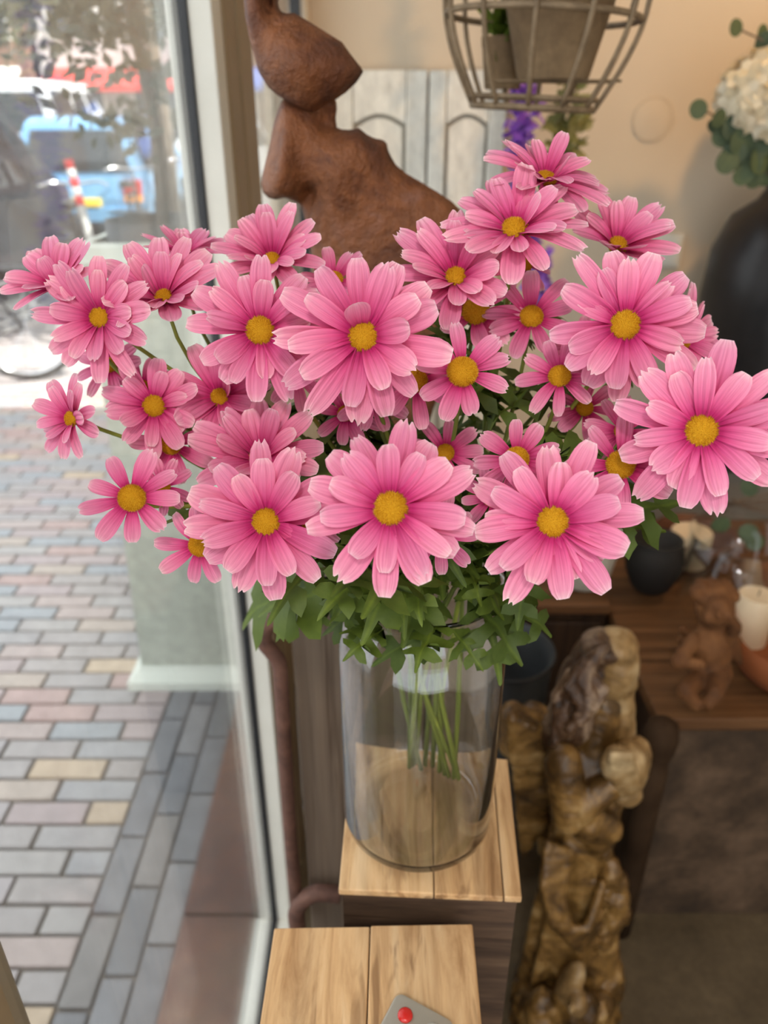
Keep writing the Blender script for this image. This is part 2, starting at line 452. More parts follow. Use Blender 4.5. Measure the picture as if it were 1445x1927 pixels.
# tall pale planter with a tree
M['planter'] = noisy('pale green grey planter', [(.3, (.48, .51, .42)), (.7, (.56, .58, .49))], 3, .55, bump=.05, fine=12)
M['planter_rim'] = plain('planter foot paint', (.72, .75, .66), .5)
M['bark'] = noisy('bark', [(.3, (.10, .075, .055)), (.7, (.20, .15, .11))], 25, .9, (1, 1, .2), .5)
M['soil'] = noisy('dark soil', [(.3, (.02, .018, .016)), (.7, (.06, .05, .045))], 60, .95)
yb_ = 1.95
pl = empty('tall_planter', (-.60, yb_ + .2, 0)); tag(pl, 'tall pale green square planter standing on the brick pavement', 'planter')
def sq_ring(cx, cy, h, z): return [(cx-h, cy-h, z), (cx+h, cy-h, z), (cx+h, cy+h, z), (cx-h, cy+h, z)]
def loft(mb, rings, cap=True):
    vs = [p for r in rings for p in r]; n = len(rings[0]); fs = []
    for i in range(len(rings) - 1):
        for k in range(n): fs.append((i*n+k, i*n+(k+1)%n, (i+1)*n+(k+1)%n, (i+1)*n+k))
    if cap: fs.append(tuple(range(n))[::-1]); fs.append(tuple(range((len(rings)-1)*n, len(rings)*n)))
    return mb.add(vs, fs)
pcx, pcy = -.585, yb_ + .21
loft(MB(), [sq_ring(pcx, pcy, .195, .05), sq_ring(pcx, pcy, .165, 1.33), sq_ring(pcx, pcy, .145, 1.33), sq_ring(pcx, pcy, .145, 1.25)]).build('pot_body', M['planter'], pl)
loft(MB(), [sq_ring(pcx, pcy, .235, 0), sq_ring(pcx, pcy, .235, .03), sq_ring(pcx, pcy, .205, .055), sq_ring(pcx, pcy, .196, .07)]).build('foot', M['planter_rim'], pl)
loft(MB(), [sq_ring(pcx, pcy, .168, 1.30), sq_ring(pcx, pcy, .182, 1.315), sq_ring(pcx, pcy, .182, 1.355), sq_ring(pcx, pcy, .15, 1.36), sq_ring(pcx, pcy, .15, 1.31)], False).build('rim', M['planter_rim'], pl)
MB().lathe([(.143, 1.26), (.148, 1.40), (.140, 1.40), (.13, 1.375), (0, 1.375)], (pcx, pcy, 0), 32).build('inner_pot', plain('anthracite pot', (.06, .06, .065), .6), pl, True)

def leafcloud(rng, c, rad, n, size, squash=1.0, shell=.5):
    mb = MB()
    for _ in range(n):
        d = Vector((rng.gauss(0, 1), rng.gauss(0, 1), rng.gauss(0, 1))).normalized() * (shell + (1 - shell) * rng.random()) 
        p = Vector(c) + Vector((d.x * rad, d.y * rad, d.z * rad * squash))
        a = Vector((rng.gauss(0, 1), rng.gauss(0, 1), rng.gauss(0, 1))).normalized(); b = a.orthogonal().normalized()
        s_ = size * rng.uniform(.6, 1.3)
        mb.add([p, p + a * s_ * .5 + b * s_ * .28, p + a * s_, p + a * s_ * .5 - b * s_ * .28], [(0, 1, 2, 3)])
    return mb
def leafmat(name, cols, rough=.45, trans=.3):
    t = NT(name); g = t.n('ShaderNodeNewGeometry')
    col = t.ramp(g.outputs['Random Per Island'], [(i / (len(cols) - 1), c) for i, c in enumerate(cols)])
    t.l(col, t.b.inputs['Base Color']); t.set(Roughness=rough, Specular_IOR_Level=.5)
    tr = t.n('ShaderNodeBsdfTranslucent'); t.l(col, tr.inputs[0])
    m = t.n('ShaderNodeMixShader'); m.inputs[0].default_value = trans
    t.l(t.b.outputs[0], m.inputs[1]); t.l(tr.outputs[0], m.inputs[2]); t.l(m.outputs[0], t.out.inputs[0])
    return t.m
M['olive'] = leafmat('grey olive leaves', [(.07, .08, .055), (.13, .14, .10), (.20, .20, .15)])
M['street_leaf'] = leafmat('dark street foliage', [(.03, .04, .025), (.07, .085, .05), (.12, .13, .09)], .16, .15)
tr = empty('olive_tree', (pcx, pcy, 1.375)); tag(tr, 'small grey leaved tree growing in the tall pale planter', 'tree')
MB().tube([(pcx, pcy, 1.36), (pcx+.01, pcy, 1.6), (pcx-.015, pcy+.01, 1.85), (pcx+.01, pcy, 2.1), (pcx, pcy, 2.5)], [.017, .015, .014, .011, .006], 8).build('trunk', M['bark'], tr, True)
rng = random.Random(4)
for k in range(9):
    z0 = 1.7 + .08 * k; a = k * 2.4
    e = Vector((pcx + math.cos(a) * .25, pcy + math.sin(a) * .25, z0 + .22))
    MB().tube([(pcx, pcy, z0), (pcx + math.cos(a) * .16, pcy + math.sin(a) * .16, z0 + .14), e], [.007, .005, .002], 5).build('branch', M['bark'], tr)
mb = leafcloud(rng, (pcx - .06, pcy - .02, 2.03), .30, 1500, .045, 1.75, .2)
tag(mb.build('foliage', M['olive'], tr), kind='stuff')

# striped barrier post
rp = PZ(155, 470, 0)
rp = Vector((-2.35, 6.2, 0)); 
po = empty('striped_post', rp); tag(po, 'slanted red and white striped post near the parked cars', 'post')
d = Vector((-.10, 0, .62))
zz = [0, .28, .40, .52, .64, .76, .9]
rr = PY(152, 385, 6.2); tt = PY(128, 300, 6.2)
axis = (tt - rr)
M['red'] = plain('red stripe', (.70, .06, .07), .4); M['white'] = plain('white stripe', (.8, .8, .78), .4)
base = rr - axis * (rr.z / axis.z) if axis.z > 0 else rr
MB().tube([base, rr], .03, 10).build('lower_pole', plain('grey pole', (.45, .45, .43), .5), po, True)
for k in range(5):
    MB().tube([rr + axis * (k / 5), rr + axis * ((k + 1) / 5)], .032, 10).build('stripe', M['red'] if k % 2 == 0 else M['white'], po, True)

# parked cars
M['car_glass'] = plain('car glass', (.03, .035, .04), .05, 0, .8)
M['tyre'] = plain('tyre', (.015, .015, .015), .8); M['rim'] = plain('rim metal', (.75, .75, .77), .15, 1)
M['lamp_orange'] = plain('orange indicator', (.9, .32, .03), .25); M['lamp_red'] = plain('tail lamp', (.5, .02, .02), .2)
M['plate'] = plain('yellow number plate', (.85, .6, .08), .4); M['chrome'] = plain('chrome', (.9, .9, .92), .08, 1)
def car(name, loc, rz, L, W, H, paint, label, vanlike=False):
    e = empty(name, loc); e.rotation_euler.z = rz; tag(e, label, 'car', None)
    h = W / 2
    if vanlike:
        prof = [(-L/2, .32), (-L/2-.03, .6), (-L/2+.02, H*.55), (-L/2+.12, H*.96), (-L/2+.3, H), (L*.2, H), (L*.36, H*.62), (L/2-.03, H*.5), (L/2, .6), (L/2-.02, .3)]
        belt = H * .56
    else:
        prof = [(-L/2, .34), (-L/2-.02, .62), (-L/2+.05, H*.62), (-L*.40, H*.68), (-L*.28, H*.96), (-L*.1, H), (L*.08, H*.98), (L*.24, H*.66), (L*.42, H*.6), (L/2-.02, H*.5), (L/2, .5), (L/2-.03, .3)]
        belt = H * .64
    def xw(z): return h * (1 - .26 * max(0, (z - belt)) / (H - belt + 1e-6) - .05 * max(0, (belt*.6 - z)))
    n = len(prof)
    vs = [(xw(z), y, z) for y, z in prof] + [(-xw(z), y, z) for y, z in prof]
    fs = [tuple(range(n)), tuple(range(n, 2*n))[::-1]] + [(i, n+i, n+(i+1)%n, (i+1)%n) for i in range(n)]
    mb = MB().add(vs, fs)
    me = mb.mesh('body', paint)
    bo = link(bpy.data.objects.new('body', me), e)
    bv = bo.modifiers.new('round', 'BEVEL'); bv.width = .06; bv.segments = 3; bv.limit_method = 'ANGLE'
    def part(name, vs, fs, mat):
        me = MB().add(vs, fs).mesh(name, mat); return link(bpy.data.objects.new(name, me), e)
    def plate(name, y0, z0, y1, z1, k, mat, off=.012):
        # quad between two profile points spanning the car's width times k
        a, b = xw(z0) * k, xw(z1) * k
        t = Vector((0, y1-y0, z1-z0)).normalized(); nn = Vector((0, t.z, -t.y)) * off
        vs = [Vector((-a, y0, z0)), Vector((a, y0, z0)), Vector((b, y1, z1)), Vector((-b, y1, z1))]
        vs = [v + nn for v in vs] + [v - nn for v in vs]
        part(name, vs, [(0,1,2,3),(7,6,5,4),(0,4,5,1),(1,5,6,2),(2,6,7,3),(3,7,4,0)], mat)
    if vanlike:
        plate('rear_window', -L/2+.035, H*.58, -L/2+.11, H*.9, .82, M['car_glass'], .03)
        plate('windscreen', L*.22, H*.95, L*.35, H*.65, .84, M['car_glass'], .03)
        ys = [(-L*.40, -L*.16), (-L*.14, L*.06), (L*.08, L*.24)]
    else:
        plate('rear_window', -L*.395, H*.70, -L*.29, H*.93, .8, M['car_glass'], .03)
        plate('windscreen', L*.09, H*.95, L*.23, H*.69, .82, M['car_glass'], .03)
        ys = [(-L*.26, -L*.09), (-L*.08, L*.09)]
    for sx in (-1, 1):
        for y0, y1 in ys:
            z0, z1 = belt + .03, H * .92
            vs = []
            for q in (.0, .03):
                for y_, z_ in ((y0, z0), (y1, z0), (y1 - .03, z1), (y0 + .03, z1)):
                    vs.append((sx * (xw(z_) + .004 - q), y_, z_))
            part('side_window', vs, [(0,1,2,3),(7,6,5,4),(0,4,5,1),(1,5,6,2),(2,6,7,3),(3,7,4,0)], M['car_glass'])
        for yy in (-L*.31, L*.31):
            MX2 = Matrix.Rotation(R(90), 3, 'Y')
            me = MB().lathe([(.2, -.1), (.30, -.1), (.325, -.06), (.325, .06), (.30, .1), (.2, .1)], (0,0,0), 28, MX2).mesh('wheel', M['tyre'], True)
            wo = bpy.data.objects.new('wheel', me); wo.location = (sx * (h - .09), yy, .325); link(wo, e)
            me = MB().lathe([(.0, -.085), (.05, -.105), (.2, -.08), (.2, .08), (.05, .105), (0, .085)], (0,0,0), 20, MX2).mesh('hub_cap', M['rim'], True)
            link(bpy.data.objects.new('hub_cap', me), wo)
        def lampbox(nm, y0, y1, x0, x1, z0, z1, mat):
            mb = MB().box((min(sx*x0, sx*x1), y0, z0), (max(sx*x0, sx*x1), y1, z1), .012)
            link(bpy.data.objects.new(nm, mb.mesh(nm, mat)), e)
        lampbox('tail_lamp', -L/2-.045, -L/2+.1, h*.66, h*.95, H*.40, H*.52, M['lamp_red'])
        lampbox('indicator', -L/2-.045, -L/2+.1, h*.66, h*.95, H*.34, H*.395, M['lamp_orange'])
        lampbox('headlamp', L/2-.12, L/2+.02, h*.58, h*.93, H*.36, H*.46, M['chrome'])
    def bx(nm, a, b, mat):
        link(bpy.data.objects.new(nm, MB().box(a, b, .015).mesh(nm, mat)), e)
    bx('bumper', (-h*.96, -L/2-.08, .30), (h*.96, -L/2+.05, .48), paint)
    bx('bumper', (-h*.96, L/2-.05, .28), (h*.96, L/2+.06, .46), paint)
    bx('number_plate', (-.26, -L/2-.095, .50), (.26, -L/2-.03, .61), M['plate'])
    bx('roof_rail', (-h*.70, -L*.2, H-.01), (-h*.66, L*.05, H+.03), M['chrome'])
    return e
def paint(name, col): return plain(name, col, .18, .25, .7)
car('parked_car', (-4.35, 13.6, -.03), R(4), 4.1, 1.75, 1.62, paint('light blue paint', (.20, .42, .66)), 'light blue hatchback parked beyond the striped post', True)
car('parked_car', (-4.45, 7.6, -.03), R(5), 4.4, 1.85, 1.82, paint('black paint', (.03, .033, .04)), 'black estate car parked next to the bicycle', True)
car('parked_van', (-7.6, 19.5, -.03), R(3), 4.8, 1.95, 2.25, paint('white paint', (.8, .81, .82)), 'white van parked far down the street', True)
car('parked_car', (-3.6, 19.8, -.03), R(-2), 4.2, 1.75, 1.5, paint('silver paint', (.55, .57, .6)), 'silver car parked far behind the light blue hatchback')

# bicycle (rear wheel and frame in view)
M['steel_black'] = plain('black bicycle paint', (.02, .02, .022), .3)
def bicycle(bc, yaw, label):
    bk = empty('bicycle', bc - Vector((0, 0, .36))); tag(bk, label, 'bicycle')
    MXY = Matrix.Rotation(R(yaw), 3, 'Z') @ Matrix.Rotation(R(90), 3, 'X')
    fwd = Matrix.Rotation(R(yaw), 3, 'Z') @ Vector((-1, 0, 0))
    for nm, c in (('rear_wheel', bc), ('front_wheel', bc + fwd * 1.12)):
        wo = MB().torus(c, .335, .022, MXY, 48).build(nm, M['tyre'], bk, True)
        MB().torus(c, .312, .012, MXY, 48).build('rim', M['rim'], wo, True)
        mb = MB()
        for k in range(18):
            a = k * math.pi / 9; mb.tube([c, c + MXY @ Vector((math.cos(a) * .31, math.sin(a) * .31, 0))], .0022, 4)
        mb.build('spokes', M['rim'], wo)
    s0 = bc + fwd * .42 + Vector((0, 0, -.06)); st = bc + fwd * .28 + Vector((0, 0, .50)); hd = bc + fwd * .95 + Vector((0, 0, .48))
    mb = MB(); mb.tube([s0, st + Vector((0, 0, .06))], .018, 8); mb.tube([bc, s0], .012, 8); mb.tube([bc, st], .010, 8); mb.tube([s0, hd], .02, 8); mb.tube([st - Vector((0,0,.03)), hd + Vector((0,0,.05))], .018, 8)
    mb.tube([hd + Vector((0, 0, .22)), hd, bc + fwd * 1.12], .014, 8); mb.build('frame', M['steel_black'], bk, True)
    MB().ell(st + Vector((0, 0, .13)), (.13, .08, .04), Matrix.Rotation(R(yaw), 3, 'Z')).build('saddle', M['steel_black'], bk, True)
    sd = fwd.cross(Vector((0, 0, 1)))
    MB().tube([hd + Vector((0,0,.25)) + sd*.28 - fwd*.15, hd + Vector((0,0,.27)) + sd*.2, hd + Vector((0,0,.25)), hd + Vector((0,0,.27)) - sd*.2, hd + Vector((0,0,.25)) - sd*.28 - fwd*.15], .011, 8).build('handlebar', M['rim'], bk, True)
    MB().box(bc + Vector((-.16, -.08, .38)), bc + Vector((.20, .08, .40)), .006).build('carrier', M['steel_black'], bk)
    mb = MB(); mb.tube([bc + MXY @ Vector((math.cos(a) * .37, math.sin(a) * .37, 0)) for a in [R(-30 + 15 * k) for k in range(14)]], .016, 6); mb.build('mudguard', M['steel_black'], bk, True)
bicycle(Vector((-2.42, 5.15, .36)), 20, 'black city bicycle parked on the sunlit pavement nearest the shop window')
bicycle(Vector((-2.45, 6.35, .36)), 285, 'black bicycle parked right behind the nearest one by the striped post')
bicycle(Vector((-2.60, 8.3, .36)), 280, 'black bicycle standing between the parked cars farther off')
bicycle(Vector((-2.35, 10.2, .36)), 282, 'black bicycle standing farthest down the pavement')

# far house fronts and street trees
M['facade'] = noisy('pale render', [(.3, (.50, .49, .47)), (.7, (.60, .58, .55))], 2, .9, bump=0)
M['facade_brick'] = noisy('brown brick', [(.3, (.16, .10, .08)), (.7, (.25, .16, .12))], 8, .9, bump=0)
M['pane'] = plain('dark window pane', (.03, .04, .05), .04, 0, .9)
def house(x0, x1, y0, h, mat, label, awn=None):
    e = empty('town_house', ((x0 + x1) / 2, y0, 0)); tag(e, label, 'house')
    MB().box((x0, y0, -.03), (x1, y0 + 4, h)).build('front_wall', mat, e)
    n = max(2, int((x1 - x0) / 1.7)); st = (x1 - x0) / n
    for fl in range(int(h / 2.9)):
        for k in range(n):
            xa = x0 + st * (k + .22); xb = x0 + st * (k + .78); za = .5 + fl * 2.9 if fl == 0 else .8 + fl * 2.9; zb = za + 1.75
            f = MB().box((xa-.08, y0-.06, za-.08), (xb+.08, y0+.02, zb+.08)).build('window_frame', M['white_frame'], e)
            MB().box((xa, y0-.075, za), (xb, y0-.055, zb)).build('pane', M['pane'], f)
            MB().box(((xa+xb)/2-.03, y0-.09, za), ((xa+xb)/2+.03, y0-.06, zb)).build('glazing_bar', M['white_frame'], f)
    if awn:
        MB().prism([(y0, 2.9), (y0 - 1.3, 2.35), (y0 - 1.3, 2.2), (y0, 2.75)], x1 - x0 - .6, 'x', x0 + .3).build('awning', awn, e)
house(-19.5, -11.2, 28, 9, M['facade_brick'], 'brown brick house far across the street', M['white'])
house(-11, -6.2, 28.4, 9, M['facade'], 'pale rendered house with red awning far across the street', plain('red awning', (.62, .05, .05), .7))
house(-6, -1.2, 28, 9, M['facade_brick'], 'dark brick house with blue awning far down the street', plain('blue awning', (.08, .16, .5), .7))
house(-1, 6, 27.6, 9, M['facade'], 'pale house at the far end of the street')
def street_tree(x, y, h, r, n, seed, label):
    e = empty('street_tree', (x, y, 0)); tag(e, label, 'tree'); g = random.Random(seed)
    MB().tube([(x, y, -.03), (x+.05, y, h*.3), (x-.03, y, h*.6), (x, y, h*.95)], [.13, .1, .07, .03], 8).build('trunk', M['bark'], e, True)
    mb = MB()
    for _ in range(9):
        c = (x + g.gauss(0, r*.45), y + g.gauss(0, r*.45), h*.80 + g.gauss(0, h*.11))
        s_ = leafcloud(g, c, r*.55, n // 9, .16, .9, .3); mb.add(s_.v, s_.f)
    tag(mb.build('foliage', M['street_leaf'], e), kind='stuff')
street_tree(-3.0, 11.6, 5.2, 1.7, 2600, 1, 'glossy dark street tree overhanging the light blue hatchback')
street_tree(-1.3, 7.2, 3.6, 1.3, 2400, 2, 'dark leaved street tree beyond the narrow window pane')
street_tree(-6.9, 15.0, 5.6, 1.8, 2000, 3, 'leafy street tree standing by the white van')

# ================================================================== PEDESTALS, CHEST
W1 = [(.25, (.20, .095, .035)), (.38, (.40, .225, .10)), (.52, (.60, .38, .19)), (.72, (.74, .53, .31))]
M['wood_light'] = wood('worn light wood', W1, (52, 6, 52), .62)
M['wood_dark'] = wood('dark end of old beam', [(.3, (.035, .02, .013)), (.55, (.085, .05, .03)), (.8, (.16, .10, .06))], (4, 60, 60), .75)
M['wood_grey'] = wood('greyed brown boards', [(.25, (.10, .07, .05)), (.5, (.165, .122, .09)), (.8, (.23, .175, .13))], (70, 70, 1.6), .75)
M['rust_iron'] = noisy('rusted iron', [(.3, (.075, .035, .025)), (.55, (.14, .065, .045)), (.8, (.22, .11, .075))], 30, .7, bump=.4, fine=4)
def lerp(a, b, t): return a + (b - a) * t
def pedestal(name, quad, z, cuts, label, thick=.007):
    fl, fr, br, bl = quad
    e = empty(name, ((fl.x + fr.x) / 2, (fl.y + bl.y) / 2, FZ)); tag(e, label, 'pedestal')
    for i in range(len(cuts) - 1):
        u0, u1 = cuts[i] + (.006 if i else 0), cuts[i + 1]
        q = [lerp(fl, fr, u0), lerp(fl, fr, u1), lerp(bl, br, u1), lerp(bl, br, u0)]
        bm = bmesh.new(); dz = random.uniform(-.0012, .0006)
        vs = [bm.verts.new((p.x, p.y, z - thick)) for p in q] + [bm.verts.new((p.x, p.y, z + dz)) for p in q]
        for f in ((3,2,1,0),(4,5,6,7),(0,1,5,4),(1,2,6,5),(2,3,7,6),(3,0,4,7)): bm.faces.new([vs[k] for k in f])
        bmesh.ops.bevel(bm, geom=bm.edges[:], offset=.0012, segments=2, profile=.5, affect='EDGES'); bm.verts.index_update()
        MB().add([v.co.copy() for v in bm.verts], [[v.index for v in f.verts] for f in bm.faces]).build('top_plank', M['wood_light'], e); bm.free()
    ins = .003
    ym = (fl.y + bl.y) / 2; xm = (fl.x + fr.x + bl.x + br.x) / 4
    q = [Vector((p.x + (ins if p.x < xm else -ins), p.y + (ins if p.y < ym else -ins), 0)) for p in quad]
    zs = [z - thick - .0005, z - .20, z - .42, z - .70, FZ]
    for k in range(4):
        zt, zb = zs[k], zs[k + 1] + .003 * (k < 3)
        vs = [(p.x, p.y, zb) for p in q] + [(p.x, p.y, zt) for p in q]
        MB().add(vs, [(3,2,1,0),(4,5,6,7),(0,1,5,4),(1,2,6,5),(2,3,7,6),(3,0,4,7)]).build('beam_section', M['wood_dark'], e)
    return e
ZB = 1.09
pedestal('wooden_pedestal', [PZ(637, 1674, ZB), PZ(982, 1689, ZB), PZ(955, 1428, ZB), PZ(662, 1409, ZB)], ZB, [0, .52, .90, 1], 'tall wooden pedestal carrying the glass vase of daisies')
ZN = 1.078
pedestal('wooden_pedestal', [PZ(476, 2010, ZN), PZ(914, 2010, ZN), PZ(889, 1739, ZN), PZ(516, 1745, ZN)], ZN, [0, .48, 1], 'wooden pedestal topped with worn planks carrying the remote control')

# chest of greyed boards behind the vase
ch_y = .66
xa = PY(545, 1130, ch_y).x; xb = PY(935, 1200, ch_y).x; zt = PY(700, 1105, ch_y).z
ch = empty('wooden_chest', ((xa + xb) / 2, ch_y + .15, FZ)); tag(ch, 'upright chest of greyed boards with iron handles behind the vase', 'chest')
nb = 3
for k in range(nb):
    x0 = xa + (xb - xa) * k / nb; x1 = xa + (xb - xa) * (k + 1) / nb - .002
    MB().box((x0, ch_y + random.uniform(0, .002), FZ), (x1, ch_y + .02, zt - .016), .002).build('front_board', M['wood_grey'], ch)
for k in range(2):
    MB().box((xa, ch_y + .022 + k * .145, FZ), (xa + .018, ch_y + .022 + (k + 1) * .145 - .002, zt - .016), .002).build('side_board', M['wood_grey'], ch)
    MB().box((xb - .018, ch_y + .022 + k * .145, FZ), (xb, ch_y + .022 + (k + 1) * .145 - .002, zt - .016), .002).build('side_board', M['wood_grey'], ch)
MB().box((xa - .004, ch_y - .004, zt - .015), (xb + .004, ch_y + .32, zt), .003).build('lid', M['wood_grey'], ch)
MB().box((xa + .018, ch_y + .30, FZ), (xb - .018, ch_y + .315, zt - .016)).build('back_board', M['wood_grey'], ch)
# iron bar with curled ends along the chest's left corner
def P6(l, Y): return [PY(a, b, Y) for a, b in l]
def smooth_pts(pts, k=6):
    out = []; n = len(pts)
    for i in range(n - 1):
        p0, p1, p2, p3 = pts[max(i-1, 0)], pts[i], pts[i+1], pts[min(i+2, n-1)]
        for j in range(k):
            t = j / k
            out.append(.5 * ((2*p1) + (p2-p0)*t + (2*p0 - 5*p1 + 4*p2 - p3)*t*t + (3*p1 - p0 - 3*p2 + p3)*t**3))
    return out + [pts[-1]]
MB().tube(smooth_pts(P6([(548, 1168), (520, 1166), (500, 1182), (498, 1208), (513, 1228), (526, 1250), (530, 1300), (537, 1420), (546, 1560), (556, 1690), (560, 1730)], ch_y - .012)), .0085, 10).build('corner_bar', M['rust_iron'], ch, True)
MB().tube(smooth_pts(P6([(560, 1745), (558, 1715), (572, 1692), (600, 1680), (640, 1684)], ch_y - .02)), .011, 10).build('handle', M['rust_iron'], ch, True)

# ================================================================== VASE
VB = PZ(785, 1540, ZB)
VC = Vector((VB.x, VB.y, ZB + .0015))
vz = empty('glass_vase', VC); tag(vz, 'clear glass vase with a narrow neck holding the pink daisies', 'vase')
prof_o = [(0, .0025), (.045, .002), (.0535, .0015), (.0600, .0045), (.0640, .010), (.0650, .018), (.0650, .190), (.0640, .200), (.0605, .210), (.0555, .2185), (.0525, .226), (.0520, .232), (.0545, .2395), (.0600, .248), (.0640, .2535)]
prof_i = [(.0625, .2545), (.0590, .2488), (.0534, .2400), (.0508, .2325), (.0513, .2262), (.0543, .2192), (.0592, .2108), (.0626, .2005), (.0635, .190), (.0635, .018), (.0618, .0125), (.056, .0095), (.02, .009), (0, .009)]
mb = MB().lathe(prof_o + prof_i, VC, 96); mb.f = [f for f in mb.f if len(f) < 10]
mb.build('body', M['thick_glass'], vz, True)
# ================================================================== DAISIES
t = NT('silk petal'); uv = t.n('ShaderNodeUVMap'); sp = t.n('ShaderNodeSeparateXYZ'); t.l(uv.outputs[0], sp.inputs[0])
col = t.ramp(sp.outputs[0], [(0, (.46, .010, .11)), (.19, (.56, .022, .16)), (.36, (.72, .10, .275)), (.62, (.78, .205, .370)), (.88, (.82, .31, .45)), (.972, (.86, .46, .55)), (1, (.89, .64, .68))])
# fine printed streaks along the petal
mp = t.n('ShaderNodeMapping'); mp.inputs['Scale'].default_value = (1.3, 15, 1); t.l(uv.outputs[0], mp.inputs[0])
oi = t.n('ShaderNodeObjectInfo'); ad = t.n('ShaderNodeVectorMath', operation='ADD'); sc = t.n('ShaderNodeMath', operation='MULTIPLY'); sc.inputs[1].default_value = 50
t.l(oi.outputs['Random'], sc.inputs[0]); t.l(mp.outputs[0], ad.inputs[0]); t.l(sc.outputs[0], ad.inputs[1])
st_ = t.noise(ad.outputs[0], 1.0, 3, .6)
col = t.mix(.60, col, t.ramp(st_, [(.30, (.74, .52, .64)), (.6, (1.08, 1.10, 1.09))]), 'MULTIPLY')
# pressed grooves running along the petal
gm = t.n('ShaderNodeMath', operation='MULTIPLY'); gm.inputs[1].default_value = 2 * math.pi * 3.0; t.l(sp.outputs[1], gm.inputs[0])
gs = t.n('ShaderNodeMath', operation='SINE'); t.l(gm.outputs[0], gs.inputs[0])
ga = t.n('ShaderNodeMath', operation='ADD'); t.l(gs.outputs[0], ga.inputs[0]); t.l(st_, ga.inputs[1])
t.bump(ga.outputs[0], .55, .0006)
tone = t.ramp(oi.outputs['Random'], [(0, (.90, .84, .90)), (.5, (1, 1, 1)), (1, (1.06, 1.12, 1.06))])
col = t.mix(1.0, col, tone, 'MULTIPLY')
t.l(col, t.b.inputs['Base Color']); t.set(Roughness=.62, Specular_IOR_Level=.22, Sheen_Weight=.12)
trn = t.n('ShaderNodeBsdfTranslucent'); t.l(col, trn.inputs[0])
ms = t.n('ShaderNodeMixShader'); ms.inputs[0].default_value = .30
t.l(t.b.outputs[0], ms.inputs[1]); t.l(trn.outputs[0], ms.inputs[2]); t.l(ms.outputs[0], t.out.inputs[0])
M['petal'] = t.m
t = NT('fuzzy yellow florets'); g = t.n('ShaderNodeTexCoord'); sp = t.n('ShaderNodeSeparateXYZ'); t.l(g.outputs['Object'], sp.inputs[0])
geo = t.n('ShaderNodeNewGeometry')
c1 = t.ramp(geo.outputs['Random Per Island'], [(0, (.50, .20, .006)), (.5, (.68, .34, .012)), (1, (.80, .50, .04))])
t.l(c1, t.b.inputs['Base Color']); t.set(Roughness=.8, Specular_IOR_Level=.15)
trn = t.n('ShaderNodeBsdfTranslucent'); t.l(c1, trn.inputs[0]); ms = t.n('ShaderNodeMixShader'); ms.inputs[0].default_value = .25
t.l(t.b.outputs[0], ms.inputs[1]); t.l(trn.outputs[0], ms.inputs[2]); t.l(ms.outputs[0], t.out.inputs[0]); M['floret'] = t.m
M['calyx'] = plain('green calyx', (.07, .13, .03), .6)
def greens(name, a, b, trans=.22):
    t = NT(name); oi = t.n('ShaderNodeObjectInfo')
    f = t.noise(t.coord((1, 1, 1), 'Generated'), 6, 4, .6)
    c = t.mix(f, a, b)
    gn = t.n('ShaderNodeTexCoord'); sx = t.n('ShaderNodeSeparateXYZ'); t.l(gn.outputs['Generated'], sx.inputs[0])
    vn = t.n('ShaderNodeMath', operation='SUBTRACT'); vn.inputs[1].default_value = .5; t.l(sx.outputs[1], vn.inputs[0])
    va = t.n('ShaderNodeMath', operation='ABSOLUTE'); t.l(vn.outputs[0], va.inputs[0])
    c = t.mix(.7, c, t.ramp(va.outputs[0], [(0, (1.7, 1.6, 1.3)), (.03, (1, 1, 1))]), 'MULTIPLY'); c = t.mix(1.0, c, t.ramp(oi.outputs['Random'], [(0, (.7, .72, .8)), (1, (1.25, 1.2, 1.0))]), 'MULTIPLY')
    t.l(c, t.b.inputs['Base Color']); t.set(Roughness=.55, Specular_IOR_Level=.3)
    tr = t.n('ShaderNodeBsdfTranslucent'); t.l(c, tr.inputs[0]); m = t.n('ShaderNodeMixShader'); m.inputs[0].default_value = trans
    t.l(t.b.outputs[0], m.inputs[1]); t.l(tr.outputs[0], m.inputs[2]); t.l(m.outputs[0], t.out.inputs[0]); return t.m
M['leaf'] = greens('silk leaf green', (.05, .085, .010), (.105, .15, .022))
M['stem'] = greens('stem green', (.14, .19, .03), (.24, .29, .06), .05)

